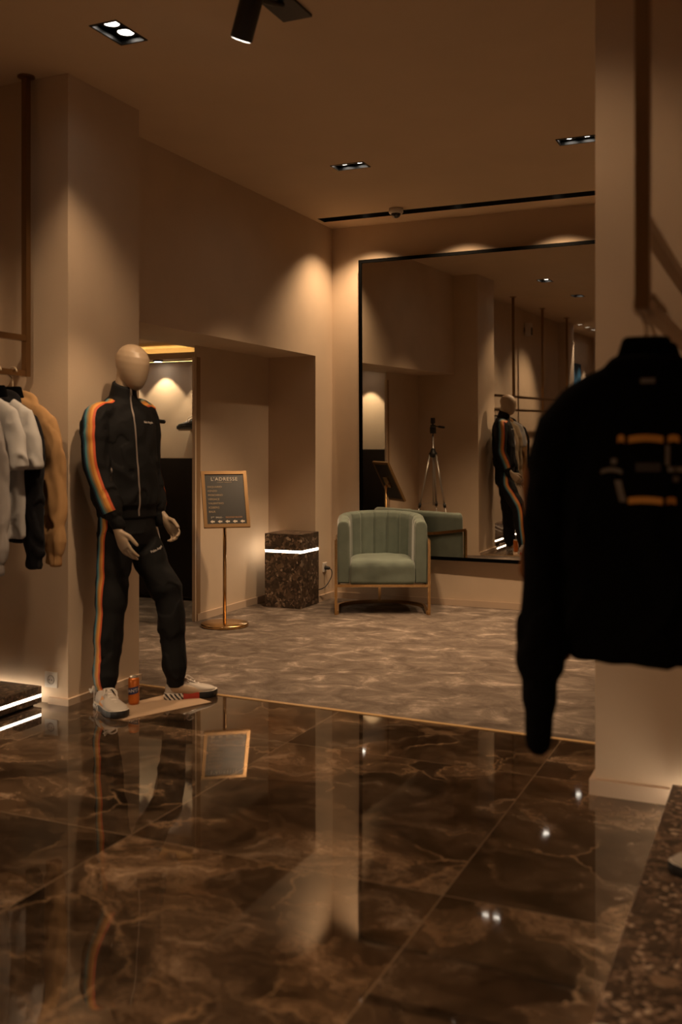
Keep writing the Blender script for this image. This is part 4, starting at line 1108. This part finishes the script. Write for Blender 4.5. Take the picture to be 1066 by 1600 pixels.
tube(b_, smooth_path([LH + Z * 0.01, LH * 0.5 + LK * 0.5, LK, LK * 0.5 + LA * 0.5, LA + Z * 0.03], 5), [(.090, .092)] * 5 + [(.085, .086)] * 5 + [(.072, .074)] * 5 + [(.063, .067)] * 5 + [(.055, .060)], 26, ref=Ls)
tube(b_, [LA + Z * 0.035, LA + Z * 0.01, LA - Z * 0.022], [.052, .047, .045], 22)
me = remesh(b_, 0.0065, 4, 0.5)
folds(me, 0.010, (7, 7, 5.0), 6.1, lambda p: 1.0 if p.z < 0.9 else 0.4)
ttree = bvh(me)
trs = link_me('trousers', me, TRACKS, None, True)
for v in me.vertices: v.co -= MQ.location
trs.parent = MQ
od = V((-0.24, -0.97, 0))
rows = interp([(J['hem'] - Ls * 0.03 - Z * 0.02, od), (RH - Z * 0.02, od), (RH * 0.5 + RK * 0.5, od), (RK, od), (RK * 0.5 + RA * 0.5, od), (RA + Z * 0.03, od), (RA - Z * 0.02, od)], 9)
on_mq('leg_stripe', ribbon(ttree, rows, 0.028, SC), STR, trs)
ol = V((0.40, 0.92, 0))
rows = interp([(J['hem'] + Ls * 0.03 - Z * 0.02, ol), (LH - Z * 0.02, ol), (LH * 0.5 + LK * 0.5, ol), (LK, ol), (LK * 0.5 + LA * 0.5, ol), (LA + Z * 0.03, ol), (LA - Z * 0.02, ol)], 9)
on_mq('leg_stripe', ribbon(ttree, rows, 0.028, SC[::-1]), STR, trs)
wrap_text('Palm Angels', 0.017, LH * 0.86 + LK * 0.14 + Ls * 0.0, F + Ls * 0.12, Z + F * 0.0 + Ls * -0.35, ttree, LOGO, trs)

# ---- sneakers: local x heel to toe, z up
def sneaker(parent, heel, hd, sole_cols, z0=0.003, lace=True, label=None, L=0.29, wide=1.0):
    hd = V(hd); hd.z = 0; hd.normalize()
    M3 = Matrix(((hd.x, -hd.y, 0, heel[0]), (hd.y, hd.x, 0, heel[1]), (0, 0, 1, z0), (0, 0, 0, 1)))
    root = bpy.data.objects.new('shoe', None); COL.objects.link(root)
    if parent is not None: root.parent = parent; root.location = V((heel[0], heel[1], z0)) - V(parent.location)
    else: root.location = (heel[0], heel[1], z0)
    root.rotation_euler = (0, 0, math.atan2(hd.y, hd.x))
    def half(x):
        pts = [(0, 0.0), (0.004, 0.018), (0.02, 0.032), (0.06, 0.038), (0.12, 0.038), (0.18, 0.047), (0.22, 0.050), (0.255, 0.044), (0.28, 0.026), (0.288, 0.012), (0.29, 0.0)]
        x = x * 0.29 / L
        for (a, p), (b, q) in zip(pts, pts[1:]):
            if a <= x <= b: return wide * (p + (q - p) * (x - a) / (b - a))
        return 0.0
    outline = []
    NX = 96
    for k in range(NX): x = L * 0.5 * (1 - math.cos(PI * k / NX)); outline.append((x, half(x)))
    for k in range(NX): x = L * 0.5 * (1 + math.cos(PI * k / NX)); outline.append((x, -half(x)))
    bb = bmesh.new(); NZ = 7; H = 0.032; rings = []
    for j in range(NZ + 1):
        z = H * j / NZ
        g = 1.0 + 0.02 * math.sin(PI * j / NZ)
        rings.append([bb.verts.new((L / 2 + (x - L / 2) * g, y * g, z + (0.004 if x > 0.25 else 0) * (x - 0.25) * 25)) for x, y in outline])
    n = len(outline)
    for j in range(NZ):
        for k in range(n):
            f = bb.faces.new((rings[j][k], rings[j][(k + 1) % n], rings[j + 1][(k + 1) % n], rings[j + 1][k]))
            x = (outline[k][0] + outline[(k + 1) % n][0]) / 2; z = H * (j + 0.5) / NZ
            if x < 0.095: f.material_index = 1 if ((x + z * 0.8) % 0.022) < 0.011 else 0
            elif x < 0.178: f.material_index = 2
            else: f.material_index = 1
    bb.faces.new(rings[0][::-1]).material_index = 1; bb.faces.new(rings[-1]).material_index = 0
    link_mesh('sole', bb, sole_cols, root)
    # upper
    bb = bmesh.new(); secs_ = []
    for x, zt, wf in ((0.004, 0.062, 0.35), (0.012, 0.082, 0.75), (0.03, 0.094, 0.92), (0.055, 0.096, 0.95), (0.085, 0.094, 0.94), (0.11, 0.096, 0.92), (0.14, 0.088, 0.93), (0.17, 0.076, 0.95), (0.20, 0.066, 0.96), (0.23, 0.058, 0.96), (0.255, 0.052, 0.94), (0.272, 0.045, 0.88), (0.284, 0.037, 0.55)):
        zb = 0.030
        secs_.append((V((x, 0, (zt + zb) / 2 - 0.004)), V((0, 1, 0)), V((0, 0, 1)), max(0.006, half(x) * wf), (zt - zb) / 2 + 0.004))
    rings = loft(bb, secs_, 32, 2.5)
    # narrow towards the top
    for v in bb.verts:
        tt = max(0, (v.co.z - 0.045) / 0.05); v.co.y *= 1 - 0.36 * min(1, tt)
    up_ = link_mesh('upper', bb, SHOE, root, True)
    sv = up_.modifiers.new('sub', 'SUBSURF'); sv.levels = 1; sv.render_levels = 1
    if lace:
        bb = bmesh.new()
        for k in range(5):
            x = 0.120 + 0.022 * k; z = 0.0985 - 0.0095 * k - (0.002 if k > 2 else 0); s = 1 if k % 2 else -1
            tube(bb, smooth_path([(x - 0.006 * s, -0.024, z - 0.014), (x - 0.003, -0.012, z - 0.001), (x, 0, z + 0.002), (x + 0.004, 0.012, z - 0.001), (x + 0.008 * s, 0.024, z - 0.014)], 3), 0.0042, 8)
        tube(bb, smooth_path([(0.115, 0.0, 0.103), (0.125, 0.02, 0.112), (0.15, 0.034, 0.098), (0.16, 0.03, 0.075)], 4), 0.0036, 8)
        tube(bb, smooth_path([(0.115, 0.0, 0.103), (0.13, -0.02, 0.114), (0.152, -0.03, 0.100), (0.145, -0.012, 0.098)], 4), 0.0028, 8)
        tube(bb, smooth_path([(0.115, 0.0, 0.103), (0.10, 0.026, 0.108), (0.115, 0.043, 0.085), (0.14, 0.047, 0.062)], 4), 0.0028, 8)
        link_mesh('laces', bb, LACE, root, True)
    # tongue
    bb = bmesh.new(); tube(bb, [(0.17, 0, 0.074), (0.13, 0, 0.092), (0.105, 0, 0.110)], [(0.020, 0.004), (0.022, 0.005), (0.021, 0.004)], 16, ref=(0, 1, 0)); link_mesh('tongue', bb, SHOE, root, True)
    return root
SCOL = [SHOEW, SHOEB, SHOER]
rs = sneaker(MQ, (-3.268, 4.262), (0.87, -0.49, 0), [SHOEW, SHOEB, SHOEB], wide=1.15, L=0.30)
bb = bmesh.new()
for x0, x1, z0_, z1_ in ((0.115, 0.165, 0.036, 0.075),):
    pts = [(0.10, -0.041, 0.036), (0.165, -0.046, 0.036), (0.150, -0.034, 0.074), (0.125, -0.034, 0.084)]
    bb.faces.new([bb.verts.new(p) for p in pts])
link_mesh('orange_patch', bb, SHOEO, rs)
ls = sneaker(MQ, (-3.035, 4.520), (0.66, 0.70, 0), SCOL, wide=1.1)
bb = bmesh.new(); tube(bb, smooth_path([(0.0, 0.0, 0.085), (-0.03, 0.010, 0.092), (-0.07, 0.02, 0.080), (-0.085, -0.005, 0.062), (-0.04, -0.016, 0.066), (-0.075, 0.004, 0.084), (-0.092, 0.018, 0.068), (-0.06, 0.01, 0.056), (-0.08, -0.012, 0.072)], 5), 0.0062, 8); link_mesh('heel_tag', bb, LACE, rs, True)
bb = bmesh.new(); tube(bb, smooth_path([(0.0, -0.02, 0.10), (-0.006, -0.02, 0.06), (-0.002, -0.024, 0.02)], 5), 0.003, 8); link_mesh('heel_cord', bb, LACE, rs, True)

# ---- can and cardboard
b_ = bmesh.new()
f_ = [b_.verts.new(p) for p in ((-3.22, 4.18, 0.0006), (-2.985, 4.095, 0.0006), (-2.775, 4.575, 0.0006), (-3.06, 4.69, 0.0006))]
b_.faces.new(f_); ex = bmesh.ops.extrude_face_region(b_, geom=b_.faces[:]); bmesh.ops.translate(b_, verts=[g for g in ex['geom'] if isinstance(g, bmesh.types.BMVert)], vec=(0, 0, 0.0022))
tag(link_mesh('cardboard_sheet', b_, CARD), 'flat brown cardboard sheet on the marble under the sneakers', 'cardboard')
can = thing('drink_can', 'orange soda can standing between the mannequin sneakers', 'can', (-3.125, 4.372, 0.003))
b_ = bmesh.new(); lathe(b_, [(0.020, 0.001), (0.024, 0.0), (0.0285, 0.012), (0.0290, 0.016), (0.0290, 0.126), (0.0283, 0.132), (0.0245, 0.140)], 36); link_mesh('body', b_, CANO, can, True)
b_ = bmesh.new(); lathe(b_, [(0.0245, 0.140), (0.0255, 0.1425), (0.0245, 0.1445), (0.0225, 0.1405), (0.004, 0.1405)], 36)
box(b_, -0.006, 0.006, -0.004, 0.014, 0.1415, 0.1432); link_mesh('lid', b_, STEEL, can, True)
def wrap_can(bm_, ang, z, r):
    for v in bm_.verts:
        a = ang + v.co.x / r; rad = r + 0.0006 + v.co.z
        v.co = V((rad * math.cos(a), rad * math.sin(a), z + v.co.y))
b_ = bmesh.new(); bmesh.ops.create_grid(b_, x_segments=24, y_segments=2, size=0.5)
for v in b_.verts: v.co.x *= 0.062; v.co.y = v.co.y * 0.036 + 0.18 * v.co.x
wrap_can(b_, R(-62), 0.075, 0.029); lbl = link_mesh('label_panel', b_, CANB, can)
t_ = text_bm('FANTA', 0.024, 0.0003, 'CENTER'); 
for v in t_.verts: v.co.z += 0.0006; v.co.y += -0.008 + 0.18 * v.co.x
wrap_can(t_, R(-62), 0.075, 0.029); link_mesh('lettering', t_, LOGO, lbl)

# ================================================================== TRIPOD (behind the pillar, seen in the mirror)
tp = thing('tripod', 'silver and black camera tripod standing in the niche behind the pillar, seen in the mirror', 'tripod', (-3.80, 5.36, 0))
b_ = bmesh.new(); tube(b_, [(0, 0, 0.62), (0, 0, 1.445)], 0.010, 14, rnd=False); link_mesh('centre_column', b_, STEEL, tp, True)
b_ = bmesh.new(); lathe(b_, [(0.02, 1.17), (0.045, 1.18), (0.048, 1.215), (0.03, 1.235), (0.022, 1.27)], 18); link_mesh('shoulder', b_, BLACK, tp, True)
for k in range(3):
    a = R(20 + 120 * k)
    ft = V((0.30 * math.cos(a), 0.30 * math.sin(a), 0.0)); hp = V((0.04 * math.cos(a), 0.04 * math.sin(a), 1.20))
    mid = hp * 0.52 + ft * 0.48
    b_ = bmesh.new(); tube(b_, [hp, mid], 0.011, 12, rnd=False); tube(b_, [mid, ft + V((0, 0, 0.015))], 0.008, 12, rnd=False); lg = link_mesh('leg', b_, STEEL, tp, True)
    b_ = bmesh.new(); tube(b_, [mid + (hp - ft).normalized() * 0.022, mid - (hp - ft).normalized() * 0.022], 0.017, 12, rnd=False); link_mesh('leg_clamp', b_, BLACK, lg, True)
    b_ = bmesh.new(); tube(b_, [ft, ft + V((0, 0, 0.03))], 0.013, 12, rnd=False); link_mesh('rubber_foot', b_, BLACK, lg, True)
    b_ = bmesh.new(); bar(b_, (0, 0, 0.66), mid, 0.008, 0.003); link_mesh('brace', b_, STEEL, tp)
b_ = boxes((-0.028, 0.028, -0.028, 0.028, 1.44, 1.515), (-0.020, 0.020, -0.034, 0.034, 1.516, 1.54)); bevel_all(b_, 0.004, 2); link_mesh('pan_head', b_, BLACK, tp)
b_ = bmesh.new(); tube(b_, [(0.02, 0.0, 1.525), (0.11, 0.042, 1.515)], 0.006, 10); tube(b_, [(0.085, 0.032, 1.518), (0.155, 0.063, 1.510)], 0.013, 12); link_mesh('pan_handle', b_, BLACK, tp, True)
b_ = bmesh.new(); tube(b_, [(0, 0, 1.54), (-0.005, 0.005, 1.56)], 0.012, 10); box(b_, -0.014, 0.014, -0.035, 0.035, 1.555, 1.62); link_mesh('phone_clamp', b_, BLACK, tp)

# display shoe in the side room
sh_ = sneaker(None, (-4.565, 7.42), (-1, 0.05, 0), [SHOEW, SHOEB, SHOEB], 1.500)
sh_.name = 'sneaker'; tag(sh_, 'black and white sneaker displayed on the lit panel beside the door jamb', 'shoe')
for c in sh_.children:
    if c.name.startswith('upper'): c.data.materials.clear(); c.data.materials.append(BLACK)
b_ = boxes((-4.80, -4.60, 7.36, 7.56, 1.488, 1.4995)); tag(link_mesh('glass_shelf', b_, mat('clear_shelf', (0.6, 0.5, 0.38), 0.2)), 'small pale shelf under the displayed sneaker in the side room', 'shelf')
# shoes on the right platform
s2_ = sneaker(None, (-0.035, 3.16), (-0.97, -0.25, 0), [SHOEW, SHOEB, SHOEB], 0.1005); s2_.name = 'sneaker'
tag(s2_, 'white sneaker with black sole on the right platform, cut by the photo edge', 'shoe')
s3_ = sneaker(None, (-0.295, 1.87), (-0.2, 0.98, 0), [SHOEW, SHOEW, SHOEW], 0.1005); s3_.name = 'sneaker'
tag(s3_, 'white sneaker on the near end of the right platform, toe at the bottom edge', 'shoe')
# shoes on the left platforms, seen in the mirror
for k, y in enumerate((3.35, 3.15, 2.3, 2.1)):
    zz = 0.1005 if y > 2.7 else 0.1605
    s_ = sneaker(None, (-3.90, y), (1, 0.05, 0), [SHOEW, SHOEW, SHOER] if k < 2 else [SHOEW, SHOEB, SHOEW], zz); s_.name = 'sneaker'
    tag(s_, ['white sneaker with red side on the lit left platform, nearer the pillar', 'white sneaker with red side on the lit left platform, farther from the pillar', 'white and black sneaker on the taller left platform, nearer the pillar', 'white and black sneaker on the taller left platform, farther from the pillar'][k], 'shoe', 'sneakers on the left platforms')
# blue canvas and wall speaker seen in the mirror
bc = thing('canvas_painting', 'plain dark blue canvas on the far left wall, seen in the mirror', 'painting', (-4.13, -2.95, 1.65))
link_mesh('canvas', boxes((-0.018, 0.015, -0.6, 0.6, 0, 1.05)), BLUEP, bc)
sp_ = thing('wall_speaker', 'small white speaker high on the wall behind the left rack, seen in the mirror', 'speaker', (-3.98, 0.9, 3.0))
b_ = boxes((0.02, 0.11, -0.06, 0.06, -0.1, 0.1)); bevel_all(b_, 0.01, 2); link_mesh('cabinet', b_, PLASTIC, sp_)
link_mesh('grille', boxes((0.111, 0.114, -0.045, 0.045, -0.085, 0.03)), BLACK, sp_)
link_mesh('bracket', boxes((0.0, 0.02, -0.02, 0.02, -0.03, 0.03)), BLACK, sp_)
